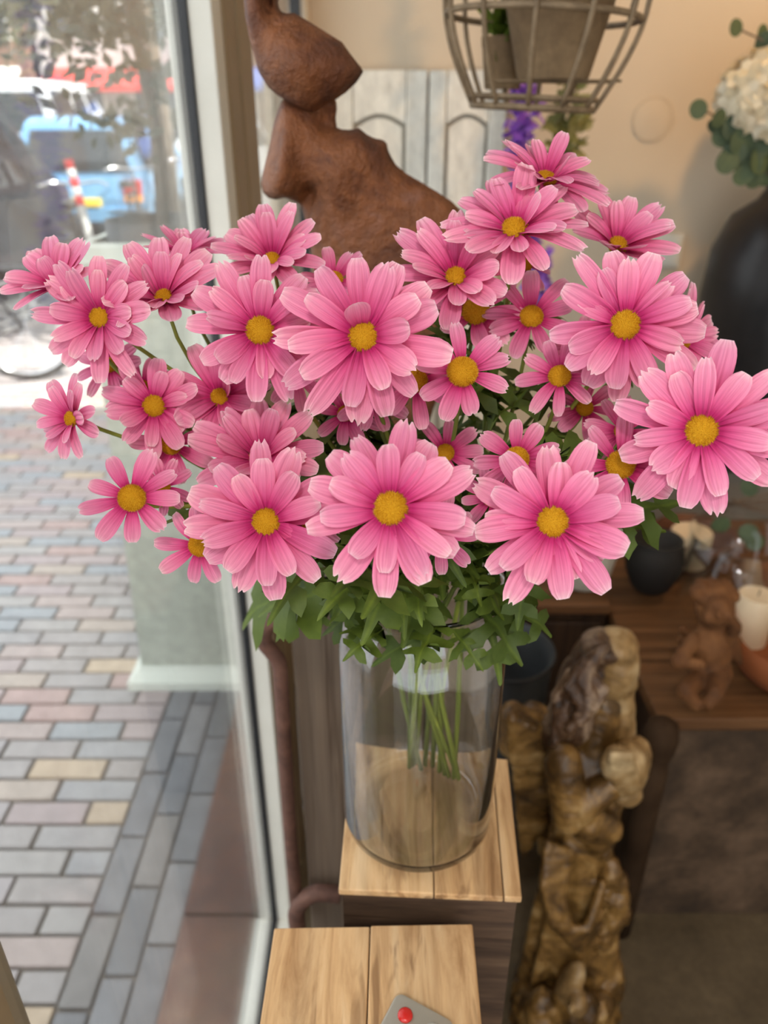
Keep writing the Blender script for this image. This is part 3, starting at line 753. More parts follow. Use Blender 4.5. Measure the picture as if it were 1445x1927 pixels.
def petal_mesh(k, wide, tip, bend, rng):
    """unit petal along +X, z up; tip 0 round, 1 notched, 2 jagged"""
    nu, nv = 12, 8
    vs = []; uvs = []
    bow = rng.uniform(.7, 1.3); tw = rng.uniform(-.25, .25); side = rng.uniform(-.05, .05)
    jag = [rng.uniform(-.012, .016) for _ in range(nv + 1)]
    for i in range(nu + 1):
        u = i / nu
        w_ = wide * (.34 + .66 * math.sin(min(1.0, (u * .92 + .08) / .74) * math.pi / 2) ** 1.2)
        if u > .70: w_ *= math.sqrt(max(.0, 1 - ((u - .70) / .335) ** 2.3))
        for j in range(nv + 1):
            s = -1 + 2 * j / nv
            x = u
            if u > .75:
                q = (u - .75) / .25
                if tip == 1: x -= q * .045 * math.exp(-(s / .25) ** 2)
                if tip == 2: x += q * (jag[j] * 2.2 + .025 * math.cos(s * 7))
            y = s * w_ * .5 + side * u * u
            z = bend * (u ** 2) * .5 + .055 * math.sin(u * math.pi) * .8
            env = math.sin(min(1, u * 1.25 + .1) * math.pi) if u < .75 else math.sin(min(1, .75*1.25+.1) * math.pi) * (1 - u) * 4 * .3 + .25 * (1 - u) * 4
            z += .019 * math.cos(s * math.pi * 2.5) * (.35 + .65 * math.sin(u * math.pi) ) * (1 if u < .95 else .5)
            z += bow * .05 * (s * s) * (wide / .3) * (1 - .55 * u) + tw * s * w_ * .35 * u
            vs.append((x, y, z)); uvs.append((u, .5 + .5 * s))
    fs = []
    for i in range(nu):
        for j in range(nv):
            a = i * (nv + 1) + j; fs.append((a, a + nv + 1, a + nv + 2, a + 1))
    me = bpy.data.meshes.new('petal'); me.from_pydata(vs, [], fs); me.materials.append(M['petal'])
    me.polygons.foreach_set('use_smooth', [True] * len(fs))
    ul = me.uv_layers.new(name='UVMap')
    for lp in me.loops: ul.data[lp.index].uv = uvs[lp.vertex_index]
    return me
rg = random.Random(5)
PET = {'flat': [], 'curl': [], 'droop': []}
for k in range(10): PET['flat'].append(petal_mesh(k, rg.uniform(.27, .325), (0, 0, 2, 0, 0, 1, 0)[k % 7], rg.uniform(-.16, .06), rg))
for k in range(4): PET['curl'].append(petal_mesh(k, rg.uniform(.27, .32), 0, rg.uniform(.25, .5), rg))
for k in range(5): PET['droop'].append(petal_mesh(k, rg.uniform(.25, .31), (0, 2, 0)[k % 3], rg.uniform(-.55, -.28), rg))

def center_mesh(seed):
    g = random.Random(seed); mb = MB()
    mb.ell((0, 0, 0), (.86, .86, .55), None, 20, 10)
    n = 1100
    for i in range(n):
        zf = 1 - (i + .5) / n * 1.06; th = i * 2.39996
        rr_ = math.sqrt(max(0, 1 - zf * zf)); nrm = Vector((rr_ * math.cos(th), rr_ * math.sin(th), zf))
        p = Vector((nrm.x * .84, nrm.y * .84, nrm.z * .54))
        d = (Vector((nrm.x, nrm.y, nrm.z * 1.2)) + Vector((g.gauss(0, .25), g.gauss(0, .25), g.gauss(0, .25)))).normalized()
        ln = g.uniform(.12, .2); a = d.orthogonal().normalized(); b = d.cross(a); w_ = .020
        mb.add([p + a * w_, p - a * w_ * .5 + b * w_ * .87, p - a * w_ * .5 - b * w_ * .87, p + d * ln], [(0, 1, 3), (1, 2, 3), (2, 0, 3)])
    return mb.mesh('flower_center', M['floret'])
CEN = [center_mesh(1), center_mesh(2)]
cal_me = MB().lathe([(0, -.9), (.25, -.85), (.5, -.5), (.75, -.15), (.85, .05), (0, .1)], (0, 0, 0), 14).mesh('calyx', M['calyx'], True)

def leaf_mesh(seed, droop):
    g = random.Random(seed)
    half = [(0, .012), (.18, .015), (.21, .045), (.18, .20), (.22, .32), (.30, .27), (.29, .055), (.385, .04), (.39, .22), (.41, .38), (.50, .45), (.53, .35), (.60, .31), (.56, .20), (.525, .06), (.64, .045), (.67, .17), (.73, .30), (.81, .27), (.83, .14), (.80, .06), (.98, .025)]
    half = [(x + g.uniform(-.012, .012), y * g.uniform(.85, 1.15)) for x, y in half]
    bm = bmesh.new()
    mid = [bm.verts.new((i / 8, 0, 0)) for i in range(9)]
    for s in (1, -1):
        edge = [bm.verts.new((x, s * y, 0)) for x, y in half]
        # split into sectors so the blade can bend along the rib
        cut = [(0, 0, 0, 2), (2, 0, 2, 6), (6, 2, 3, 7), (7, 3, 5, 14), (14, 5, 5, 15), (15, 5, 7, 20), (20, 7, 8, 21)]
        for e0, m0, m1, e1 in cut:
            loop = [mid[k] for k in range(m0, m1 + 1)] + [edge[k] for k in range(e1, e0 - 1, -1)]
            ls = []
            for v in loop:
                if v not in ls: ls.append(v)
            if len(ls) < 3: continue
            if s < 0: ls = ls[::-1]
            try: bm.faces.new(ls)
            except ValueError: pass
    bmesh.ops.triangulate(bm, faces=bm.faces[:])
    for v in bm.verts:
        x, y = v.co.x, v.co.y
        v.co.z = .12 * math.sin(x * 2.6) - droop * x * x + abs(y) * .40 - 1.5 * y * y + .035 * math.sin(x * 15 + y * 11 + seed)
    me = bpy.data.meshes.new('leaf'); bm.to_mesh(me); bm.free(); me.materials.append(M['leaf'])
    me.polygons.foreach_set('use_smooth', [True] * len(me.polygons)); return me
LEAF = [leaf_mesh(k, (.1, .35, .6, .2, .5)[k % 5]) for k in range(6)]

def frame_from_z(n, roll):
    n = n.normalized(); x = n.orthogonal().normalized()
    ref = Vector((1, 0, 0)); x = (ref - n * ref.dot(n))
    x = x.normalized() if x.length > .1 else n.orthogonal().normalized()
    m = Matrix((x, n.cross(x), n)).transposed()
    return m @ Matrix.Rotation(roll, 3, 'Z')
NECK = VC + Vector((0, 0, .236))
G = 'pink artificial daisies in the glass vase'
STEMBOT = [(770, 1448), (782, 1440), (792, 1452), (815, 1446), (828, 1456), (838, 1462), (846, 1466), (856, 1470), (866, 1472), (800, 1444), (862, 1462), (776, 1444)]
nmain = [0]
rd = random.Random(77)
def hides(p, lift=.012):
    q = p - CAM; dp = q.dot(FW); u = 722.5 + FPX * q.x / dp; v = 963.5 - FPX * q.dot(UP) / dp
    if u > 1060 and v > 930: return True
    for f in D:
        if math.hypot(u - f[0], v - f[1]) < f[3] * .92 and dp < f[2] + lift: return True
    return False
def put_leaf(par, origin, p, d, up, ln, which=None):
    """leaf with base p (world), growing along d, blade normal near up"""
    d = d.normalized(); z = up - d * up.dot(d)
    z = z.normalized() if z.length > 1e-3 else d.orthogonal().normalized()
    m = Matrix((d, z.cross(d), z)).transposed().to_4x4()
    o = bpy.data.objects.new('leaf', which or rd.choice(LEAF))
    o.matrix_basis = Matrix.Translation(p - origin) @ m @ Matrix.Diagonal((ln, ln, ln, 1))
    return link(o, par)
def daisy(px, py, d, Rpx, disc, nrm, kind, label, cup=8, main=False, npet=None, seed=0, leaves=2):
    """px,py: disc centre; d: depth; Rpx/disc: petal reach and disc diameter (photo pixels); nrm: (right, up, toward viewer)"""
    g = random.Random(seed * 101 + 7)
    c = PD(px, py, d); s = d / FPX
    vd = (CAM - c).normalized(); rt = Vector((0, 0, 1)).cross(vd).normalized(); up = vd.cross(rt)
    n = (rt * nrm[0] + up * nrm[1] + vd * nrm[2]).normalized()
    Rm = Rpx * s; rc = disc * .5 * s * 1.02
    e = empty('daisy', c); tag(e, label, 'flower', G)
    F = frame_from_z(n, g.uniform(0, 6.28))
    o = bpy.data.objects.new('flower_center', CEN[seed % 2]); o.matrix_basis = (F @ Matrix.Diagonal((rc, rc, rc))).to_4x4(); link(o, e)
    o = bpy.data.objects.new('calyx', cal_me); k_ = rc * .85
    o.matrix_basis = Matrix.Translation(-n * rc * .35) @ (F @ Matrix.Diagonal((k_, k_, k_))).to_4x4(); link(o, e)
    if kind == 'L': layers = [(npet or g.choice((12, 13)), 1.0, cup, .0), (g.choice((10, 11)), .80, cup + 13, .05)]
    else: layers = [(npet or g.choice((8, 9, 9)), 1.0, cup, .0)]
    if kind == 'M': layers = [(npet or 10, 1.0, cup, 0), (6, .82, cup + 14, .05)]
    for li, (cnt, lf, cp, lift) in enumerate(layers):
        a0 = g.uniform(0, 6.28)
        for i in range(cnt):
            a = a0 + (i + g.uniform(-.22, .22)) * 2 * math.pi / cnt
            el = R(cp + g.gauss(0, 5.5)); fam = 'flat'; q = g.random()
            if q < .09: fam = 'droop'; el += R(8)
            elif q < .18: fam = 'curl'
            ln = Rm * lf * g.uniform(.84, 1.04) - rc * .55
            if li == 1 and q > .95 and cup > 6: el += R(34); ln *= .8; fam = 'curl'
            wf = g.uniform(.92, 1.12) * (1.0 if kind == 'L' else 1.12) * (Rm * lf) / ln * (1.0 if li == 0 else 1.12)
            Mp = Matrix.Rotation(a, 3, 'Z') @ Matrix.Rotation(-el, 3, 'Y') @ Matrix.Rotation(R(g.gauss(0, 7)), 3, 'X') @ Matrix.Diagonal((ln, ln * wf, ln))
            o = bpy.data.objects.new('petal', g.choice(PET[fam]))
            base = Matrix.Rotation(a, 3, 'Z') @ Vector((rc * .55, 0, rc * (-.22 + lift * 2) + li * .0008))
            o.matrix_basis = Matrix.Translation(F @ base) @ (F @ Mp).to_4x4()
            link(o, e)
    # stem
    b0 = c - n * rc * .95
    outv = Vector((c.x - NECK.x, c.y - NECK.y, 0))
    if main:
        k = nmain[0] % len(STEMBOT); nmain[0] += 1
        bot = PZ(*STEMBOT[k], ZB + .0175)
        a_ = g.uniform(0, 6.28); top = NECK + Vector((math.cos(a_), math.sin(a_), 0)) * g.uniform(.01, .036)
        if outv.length > .02: top = NECK + outv.normalized() * g.uniform(.012, .034) + Vector((g.uniform(-.01, .01), g.uniform(-.01, .01), 0))
    else:
        top = NECK + outv * .32 + Vector((g.uniform(-.02, .02), g.uniform(-.02, .02), g.uniform(.035, .075)))
        top.z = min(top.z, b0.z - .03)
        bot = None
    dist = (b0 - top).length
    p1 = b0 - n * dist * .30 - Vector((0, 0, dist * .12)); p2 = top + Vector((outv.x * .12, outv.y * .12, dist * .36))
    pts = []
    for i in range(13):
        t_ = i / 12; pts.append(b0 * (1-t_)**3 + p1 * 3*t_*(1-t_)**2 + p2 * 3*t_*t_*(1-t_) + top * t_**3)
    rad = [.00125 + .0006 * (i / 12) for i in range(13)]
    if bot is not None:
        mid = (top + bot) * .5 + Vector((g.uniform(-.006, .006), g.uniform(-.006, .006), 0))
        pts += [top * .7 + mid * .3 + Vector((0, 0, 0)), mid, bot]; rad += [.0020, .0022, .0023]
    MB().tube(pts, rad, 7).build('stem', M['stem'], e, True)
    for k in range(leaves):
        t_ = g.uniform(.35, .92); q = pts[int(t_ * 12)]
        a_ = g.uniform(0, 6.28)
        dd = Vector((math.cos(a_), math.sin(a_), g.uniform(-.2, .5))) + outv.normalized() * .5 if outv.length > .01 else Vector((math.cos(a_), math.sin(a_), .2))
        ln = g.uniform(.036, .055)
        if hides(q + dd.normalized() * ln) or hides(q + dd.normalized() * ln * .5): continue
        put_leaf(e, c, q, dd, Vector((g.uniform(-.4, .4), g.uniform(-.4, .4), 1)), ln)
    return e, pts

D = [
 # px, py, depth, R, disc, normal, kind, cup, label
 (735, 956, .372, 172, 72, (0, .02, 1), 'L', 4, 'widest fully open pink daisy, right above the mouth of the glass vase', 1),
 (1040, 981, .388, 166, 66, (.02, .02, 1), 'L', 5, 'big open pink daisy hanging above the head of the angel statue', 1),
 (500, 981, .425, 155, 58, (-.12, -.05, 1), 'L', 8, 'big double pink daisy low over the iron corner bar of the chest', 1),
 (1320, 810, .400, 165, 66, (.08, -.02, 1), 'L', 6, 'big open pink daisy reaching out farthest towards the black vase', 1),
 (1176, 612, .440, 150, 62, (.08, .08, 1), 'L', 10, 'big open pink daisy below the light switch', 1),
 (683, 633, .415, 168, 63, (0, .08, 1), 'L', 7, 'big pink daisy with long drooping petals in front of the rusty sculpture', 1),
 (490, 622, .440, 140, 60, (-.15, .15, 1), 'L', 9, 'big double pink daisy beside the white window frame, below a tilted one', 1),
 (968, 432, .470, 142, 56, (.03, .78, .70), 'L', 12, 'pink daisy tilted skyward just under the topmost daisy', 1),
 (1027, 338, .500, 130, 44, (.26, .90, .42), 'L', 10, 'topmost pink daisy of the bouquet, seen edge on under the wire cage', 1),
 (857, 523, .475, 134, 50, (-.02, .62, .78), 'L', 22, 'pink daisy with upright rear petals at the shoulder end of the rusty sculpture', 1),
 (1162, 462, .505, 116, 42, (.22, .68, .62), 'M', 30, 'cupped pink daisy directly in front of the light switch', 0),
 (512, 490, .500, 116, 38, (-.12, .72, .70), 'L', 27, 'cupped pink daisy under the nose of the rusty sculpture', 0),
 (308, 560, .470, 128, 40, (-.12, .70, .70), 'L', 27, 'wide cupped pink daisy in front of the window gasket with a bare stem below', 1),
 (188, 598, .455, 122, 44, (-.42, .2, .88), 'L', 15, 'pink daisy facing the window pane with hanging lower petals', 0),
 (105, 535, .468, 108, 36, (-.30, .80, .5), 'M', 22, 'pink daisy with one long thin petal, closest to the window pane', 0),
 (348, 478, .520, 84, 34, (.15, .92, .35), 'M', 22, 'pink daisy half hidden behind the wide cupped one at the window gasket', 0),
 (135, 788, .470, 84, 34, (-.72, .18, .62), 'M', 14, 'small pink daisy turned sideways to the street on a bare dark stem', 0),
 (290, 764, .475, 98, 46, (-.12, .10, 1), 'M', 8, 'pink daisy with curled petal over its centre beside the tall planter', 0),
 (322, 836, .490, 86, 42, (-.15, .10, 1), 'S', 6, 'small pink daisy squeezed under the one with a curled petal', 0),
 (248, 937, .420, 95, 54, (-.08, .0, 1), 'S', 3, 'small pink daisy with nine separate narrow petals in front of the tall planter', 0),
 (306, 916, .455, 62, 30, (.2, .1, 1), 'S', 8, 'tiny pink daisy peeping out behind the one with nine narrow petals', 0),
 (376, 1026, .450, 84, 46, (-.30, -.12, .92), 'S', 8, 'small pink daisy lowest over the pale planter, facing the street', 0),
 (490, 862, .462, 138, 50, (-.10, .45, .88), 'L', 24, 'double pink daisy with a curved side petal right above another big one', 1),
 (414, 748, .488, 112, 40, (-.12, .42, .86), 'M', 14, 'pink daisy half covered between two big daisies by the planter', 0),
 (206, 687, .520, 66, 30, (-.3, .2, .9), 'S', 8, 'small pink daisy mostly hidden beneath the daisy facing the window pane', 0),
 (268, 728, .530, 66, 28, (-.2, .3, .9), 'S', 10, 'small pink daisy hidden above the one with a curled petal', 0),
 (628, 526, .500, 74, 38, (0, .66, .72), 'S', 28, 'small upturned pink daisy against the neck of the rusty sculpture', 0),
 (870, 700, .440, 102, 62, (.02, .36, .93), 'S', 8, 'single pink daisy with eight spaced petals in the middle of the bouquet', 1),
 (782, 716, .465, 90, 48, (.08, .2, .96), 'S', 6, 'small pink daisy overlapped by drooping petals of the sculpture side daisy', 0),
 (700, 745, .490, 76, 36, (0, .2, .97), 'S', 8, 'shaded small pink daisy deep behind the drooping petals', 0),
 (895, 586, .505, 96, 56, (.02, .42, .9), 'S', 12, 'orange centred pink daisy tucked right beneath the one with upright rear petals', 0),
 (1000, 596, .500, 92, 47, (.05, .46, .88), 'S', 16, 'small cupped pink daisy between the orange centred one and a big open one', 0),
 (1053, 708, .470, 86, 45, (-.05, .36, .92), 'S', 14, 'small cupped pink daisy just below the big one under the switch', 0),
 (1093, 655, .515, 72, 36, (.1, .3, .95), 'S', 10, 'small pink daisy mostly hidden behind the big one under the switch', 0),
 (1168, 874, .430, 102, 57, (.05, .15, 1), 'S', 6, 'single pink daisy squeezed between the two big open ones near the angel', 0),
 (972, 864, .425, 90, 50, (-.02, .14, 1), 'S', 5, 'single pink daisy peeking over the big one above the angel', 0),
 (1285, 640, .500, 112, 40, (.80, .15, .35), 'L', 12, 'pink daisy turned away towards the black vase, seen from its side', 0),
 (988, 498, .530, 62, 30, (.5, .5, .6), 'S', 14, 'small pink daisy hidden under the skyward tilted one', 0),
 (553, 700, .490, 78, 36, (.1, .15, 1), 'S', 8, 'small pink daisy hidden between the two big ones before the sculpture', 0),
 (838, 852, .490, 78, 36, (.1, .3, .95), 'S', 10, 'shaded small pink daisy behind the widest fully open one', 0),
 (586, 978, .450, 74, 44, (.05, .0, 1), 'S', 6, 'small pink daisy wedged between the widest one and the low double one', 0),
 (826, 1008, .425, 84, 40, (.1, -.05, 1), 'S', 5, 'small pink daisy sheltered by lower petals of the widest one', 0),
 (1100, 768, .510, 72, 34, (.1, .3, .9), 'S', 8, 'shaded small pink daisy behind the stems under the switch', 0),
 (925, 938, .460, 66, 34, (-.1, .05, 1), 'S', 8, 'small pink daisy mostly hidden beside the big one above the angel', 0),
 (1172, 812, .480, 70, 34, (.1, .25, .95), 'S', 10, 'small pink daisy hidden above the squeezed single one near the angel', 0),
 (650, 778, .500, 70, 32, (-.1, .2, 1), 'S', 8, 'shaded small pink daisy low among the leaves in the bouquet heart', 0),
]
FL = []
for i, (px, py, d, Rp, dc, nn, kd, cup, lab, mn) in enumerate(D):
    FL.append(daisy(px, py, d, Rp, dc, nn, kd, lab, cup, bool(mn), None, i, 3 if mn else 2))
# collar of leaves round the vase mouth, on the stems that reach into the vase
lr = random.Random(31)
mains = [k for k, f in enumerate(D) if f[9]]
for k in range(120):
    a_ = lr.uniform(0, 6.28)
    if k % 3 == 0: a_ = -math.pi/2 + lr.gauss(0, .9)
    o_, pts = FL[mains[k % len(mains)]]
    rr_ = lr.uniform(.012, .045)
    if k % 2: continue
    z = NECK.z + lr.uniform(.03, .135)
    p = Vector((NECK.x + math.cos(a_) * rr_, NECK.y + math.sin(a_) * rr_, z))
    dd = Vector((math.cos(a_), math.sin(a_), lr.uniform(-.6, .25))); ln = lr.uniform(.045, .07)
    if hides(p + dd.normalized() * ln) or hides(p + dd.normalized() * ln * .5): continue
    put_leaf(o_, o_.location, p, dd, Vector((lr.uniform(-.7, .7), lr.uniform(-.7, .7), 1)), ln)
# single leaves standing out round the vase mouth: base pixel, tip pixel, depth
for k, (a0, b0_, a1, b1, dp, dz) in enumerate((
    (720, 1180, 640, 1192, .53, -.01), (722, 1185, 650, 1235, .52, -.02), (730, 1150, 600, 1170, .55, 0), (700, 1110, 480, 1140, .55, .01), (640, 1100, 500, 1110, .58, 0), (620, 1110, 595, 1180, .56, -.01), (660, 1090, 415, 1130, .60, .01),
    (830, 1180, 720, 1225, .52, -.02), (830, 1170, 780, 1250, .515, -.03), (850, 1185, 905, 1250, .52, -.02), (880, 1120, 980, 1250, .53, -.02), (900, 1130, 950, 1260, .54, -.03), (930, 1130, 1040, 1190, .53, -.01), (900, 1100, 1000, 1140, .54, 0),
    (1130, 985, 1285, 945, .52, 0), (1120, 990, 1250, 1000, .53, -.01), (880, 1060, 905, 1140, .50, -.02), (990, 1060, 975, 1170, .50, -.02), (780, 1130, 835, 1190, .52, -.01), (860, 1090, 950, 1110, .53, -.01))):
    o_, pts = FL[mains[k % len(mains)]]
    p = PD(a0, b0_, dp); q = PD(a1, b1, dp + dz); d_ = q - p
    put_leaf(o_, o_.location, p, d_, (CAM - p).normalized() * .7 + Vector((lr.uniform(-.4, .4), lr.uniform(-.2, .2), .7)), d_.length * 1.03)
# leaves deep in the bouquet
for k in range(170):
    a_ = lr.uniform(0, 6.28); rr_ = lr.uniform(.02, .13)
    o_, pts = FL[mains[k % len(mains)]]
    p = Vector((NECK.x + math.cos(a_) * rr_, NECK.y - .02 + math.sin(a_) * rr_, NECK.z + lr.uniform(.07, .20)))
    dd = Vector((math.cos(a_), math.sin(a_), lr.uniform(-.2, .7)))
    ln = lr.uniform(.04, .065)
    if hides(p + dd.normalized() * ln) or hides(p + dd.normalized() * ln * .5) or hides(p): continue
    put_leaf(o_, o_.location, p, dd, Vector((lr.uniform(-.6, .6), lr.uniform(-.9, .3), 1)), ln)

# ================================================================== REMOTE CONTROL
M['remote'] = plain('champagne plastic', (.36, .32, .26), .35, .3)
zr = ZN + .002
tip = PZ(748, 1880, zr); rgt = PZ(842, 1932, zr); lft = PZ(716, 1932, zr)
ux = (rgt - tip).normalized(); uy = Vector((-ux.y, ux.x, 0)); uy = uy if uy.dot(lft - tip) > 0 else -uy
rw, rl, rh = .046, .15, .010
rc = empty('remote_control', tip + ux * rw / 2 + uy * rl / 2); tag(rc, 'flat champagne grey remote control with a red button', 'remote')
bm = bmesh.new(); q = [tip, tip + ux * rw, tip + ux * rw + uy * rl, tip + uy * rl]
vs = [bm.verts.new((p.x, p.y, zr)) for p in q] + [bm.verts.new((p.x, p.y, zr + rh)) for p in q]
for f in ((3,2,1,0),(4,5,6,7),(0,1,5,4),(1,2,6,5),(2,3,7,6),(3,0,4,7)): bm.faces.new([vs[k] for k in f])
bmesh.ops.recalc_face_normals(bm, faces=bm.faces[:])
ve = [e for e in bm.edges if abs((e.verts[0].co - e.verts[1].co).z) > rh * .5]
bmesh.ops.bevel(bm, geom=ve, offset=.006, segments=5, profile=.5, affect='EDGES')
bmesh.ops.bevel(bm, geom=[e for e in bm.edges if abs(e.verts[0].co.z - zr - rh) < 1e-5 and abs(e.verts[1].co.z - zr - rh) < 1e-5], offset=.0012, segments=2, profile=.5, affect='EDGES')
bm.verts.index_update()
MB().add([v.co.copy() for v in bm.verts], [[v.index for v in f.verts] for f in bm.faces]).build('body', M['remote'], rc, True, auto=40); bm.free()
for i in range(2):
    for j in range(6):
        p = tip + ux * (.0125 + .021 * i) + uy * (.0125 + .021 * j) + Vector((0, 0, zr + rh - tip.z))
        mt = plain('red button', (.55, .02, .015), .25) if (i, j) == (0, 0) else plain('silver button', (.55, .52, .46), .3, .4)
        MB().lathe([(0, .0022), (.0035, .002), (.0052, .0010), (.0054, 0)], p, 20).build('power_button' if (i, j) == (0, 0) else 'button', mt, rc, True)

# ================================================================== RUSTY FACE SCULPTURE
M['rust'] = noisy('rusted cast metal', [(.25, (.04, .015, .009)), (.43, (.115, .036, .013)), (.58, (.205, .070, .022)), (.78, (.21, .095, .065))], 16, .6, bump=.8, dist=.008, detail=9, distort=.7, fine=5)
SY = .86
def relief(name, outline, feats, Y, bulge, thick, res, parent, reach=.05):
    """solid shape with traced outline (x,z at plane Y), domed front; feats: (x, z, rx, rz, height)"""
    n = len(outline)
    def inside(x, z):
        c = False; j = n - 1
        for i in range(n):
            xi, zi = outline[i]; xj, zj = outline[j]
            if (zi > z) != (zj > z) and x < (xj - xi) * (z - zi) / (zj - zi) + xi: c = not c
            j = i
        return c
    def near(x, z):
        best = (1e9, None)
        for i in range(n):
            ax, az = outline[i]; bx, bz = outline[(i + 1) % n]
            dx, dz = bx - ax, bz - az; l2 = dx*dx + dz*dz
            t = 0 if l2 == 0 else max(0, min(1, ((x-ax)*dx + (z-az)*dz) / l2))
            qx, qz = ax + dx*t, az + dz*t; dd = math.hypot(x-qx, z-qz)
            if dd < best[0]: best = (dd, (qx, qz))
        return best
    xs = [p[0] for p in outline]; zs_ = [p[1] for p in outline]
    x0, z0 = min(xs) - res, min(zs_) - res
    nx = int((max(xs) - x0) / res) + 2; nz = int((max(zs_) - z0) / res) + 2
    cells = [(i, j) for i in range(nx) for j in range(nz) if inside(x0 + (i + .5) * res, z0 + (j + .5) * res)]
    cs = set(cells); vid = {}; front = []; back = []
    def vert(i, j):
        if (i, j) in vid: return vid[(i, j)]
        allin = all((i + a, j + b) in cs for a in (-1, 0) for b in (-1, 0))
        x, z = x0 + i * res, z0 + j * res
        dd, q = near(x, z)
        if not allin: x, z = q; dd = 0
        u = min(1, dd / reach); h = bulge * math.sqrt(1 - (1 - u) ** 2)
        for fx, fz, rx, rz, a in feats:
            h += a * math.exp(-((x - fx) / rx) ** 2 - ((z - fz) / rz) ** 2) * min(1, dd / .006)
        k = len(front); vid[(i, j)] = k
        front.append(Vector((x, Y - h - .002, z))); back.append(Vector((x, Y - h * .75 + thick, z)))
        return k
    quads = [(vert(i, j), vert(i+1, j), vert(i+1, j+1), vert(i, j+1)) for i, j in cells]
    N = len(front); ec = {}
    for qd in quads:
        for k in range(4):
            a, b = qd[k], qd[(k+1) % 4]; ec[(a, b)] = 1
    fs = list(quads) + [tuple(N + k for k in qd[::-1]) for qd in quads]
    for (a, b) in ec:
        if (b, a) not in ec: fs.append((b, a, N + a, N + b))
    o = MB().add(front + back, fs).build(name, M['rust'], parent, True, auto=70)
    return o
def zo(l, Y=SY): return [(lambda p: (p.x, p.z))(PY(440 + a * .3183, b * .3183, Y)) for a, b in l]
sc_ = empty('face_sculpture', (PY(660, 900, SY).x, SY, zt)); tag(sc_, 'rust brown cast metal sculpture of a broken face in profile', 'sculpture')
lower = zo([(290, 585), (262, 645), (238, 720), (212, 860), (190, 950), (172, 1020), (163, 1085), (175, 1140), (205, 1170), (250, 1180), (300, 1168), (350, 1185), (390, 1210), (412, 1255), (425, 1320), (440, 1400), (455, 1480), (470, 1600), (480, 1800), (470, 2100), (500, 2500), (540, 3020), (1010, 3020), (1120, 2600), (1250, 2200), (1330, 1900), (1400, 1600), (1425, 1420), (1395, 1320), (1355, 1258), (1290, 1195), (1220, 1150), (1120, 1088), (1020, 1030), (960, 980), (930, 930), (912, 890), (905, 850), (880, 828), (830, 820), (785, 797), (735, 755), (690, 768), (640, 768), (606, 755), (598, 700), (606, 640), (600, 585), (540, 560), (470, 620), (380, 600)])
def ft(a, b, ra, rb, h):
    p = PY(440 + a * .3183, b * .3183, SY); s = .3183 * SY / 1631
    return (p.x, p.z, ra * s, rb * s, h)
relief('face_shell', lower, [ft(290, 1040, 90, 150, .022), ft(330, 860, 60, 200, .012), ft(455, 1140, 45, 60, -.022), ft(300, 1120, 60, 40, .008), ft(620, 980, 130, 190, .012), ft(540, 700, 60, 80, -.02), ft(760, 880, 90, 80, .006)], SY, .03, .012, .0035, sc_, .045)
upper = zo([(60, 0), (70, 110), (92, 220), (115, 310), (148, 425), (200, 512), (255, 562), (330, 606), (395, 648), (440, 662), (480, 658), (530, 622), (600, 588), (660, 545), (720, 488), (750, 445), (766, 415), (735, 378), (690, 320), (640, 250), (560, 200), (480, 150), (405, 104), (350, 72), (320, 84), (285, 72), (258, 45), (250, -10), (300, -120), (330, -250), (250, -400), (120, -420), (60, -250)], SY - .012)
relief('brow_shell', upper, [ft(400, 400, 160, 150, .012), ft(225, 10, 26, 60, -.02), ft(120, 100, 60, 150, .008), ft(740, 410, 20, 30, -.006)], SY - .012, .034, .012, .0035, sc_, .05)
p0 = PY(640, 900, SY)
MB().box((p0.x - .07, SY - .05, zt), (p0.x + .11, SY + .06, zt + .018), .003).build('foot_plate', M['rust_iron'], sc_)

# ================================================================== HANGING WIRE CAGE WITH POTS
M['wire'] = noisy('weathered wire', [(.3, (.15, .10, .055)), (.7, (.29, .205, .12))], 40, .6, bump=.2)
M['mossy_pot'] = noisy('mossy clay pot', [(.25, (.14, .085, .042)), (.5, (.23, .15, .078)), (.75, (.32, .22, .12))], 9, .85, bump=.2, fine=6)
CY = 1.22
ctop = PY(1021, 32, CY); cbot = PY(1001, 203, CY)
ax = (ctop - cbot).normalized(); Q = frame_from_z(ax, .17)
s_ = CY / 1631
rb, rm = 113 * s_, 171 * s_
Hc = (ctop - cbot).length
cg = empty('wire_cage', cbot); tag(cg, 'hanging bellied wire cage holding two small clay pots', 'cage')
def cp(r, h, a): return cbot + Q @ Vector((r * math.cos(a), r * math.sin(a), h))
def crad(u): return rb + (rm - rb) * (1.35 * u - .35 * u * u) if u <= 1.4 else 0
MB().torus(cbot, rb, .0042, Q, 56, 8).build('bottom_ring', M['wire'], cg, True)
MB().torus(cbot + Q @ Vector((0, 0, .012)), rb * 1.03, .003, Q, 56, 8).build('bottom_ring', M['wire'], cg, True)
MB().torus(cbot + Q @ Vector((0, 0, Hc)), rm, .0042, Q, 56, 8).build('middle_ring', M['wire'], cg, True)
topH = Hc * 3.2
for k in range(12):
    a = 2 * math.pi * k / 12 + .12
    pts = []
    for i in range(22):
        u = i / 21; h = topH * u; v = h / Hc
        if v <= 1.25: r = rb + (rm * 1.05 - rb) * math.sin(min(1, v / 1.25) * math.pi / 2)
        else:
            w_ = (h - 1.25 * Hc) / (topH - 1.25 * Hc); r = rm * 1.05 * math.sqrt(max(0, 1 - w_ ** 2.2)) + .004
        pts.append(cp(r, h, a))
    MB().tube(pts, .0036, 7).build('bar', M['wire'], cg, True)
tp = cbot + Q @ Vector((0, 0, topH))
MB().tube([tp, Vector((tp.x, tp.y, 2.70))], .002, 6).build('hanging_wire', M['wire'], cg)
mb = MB()
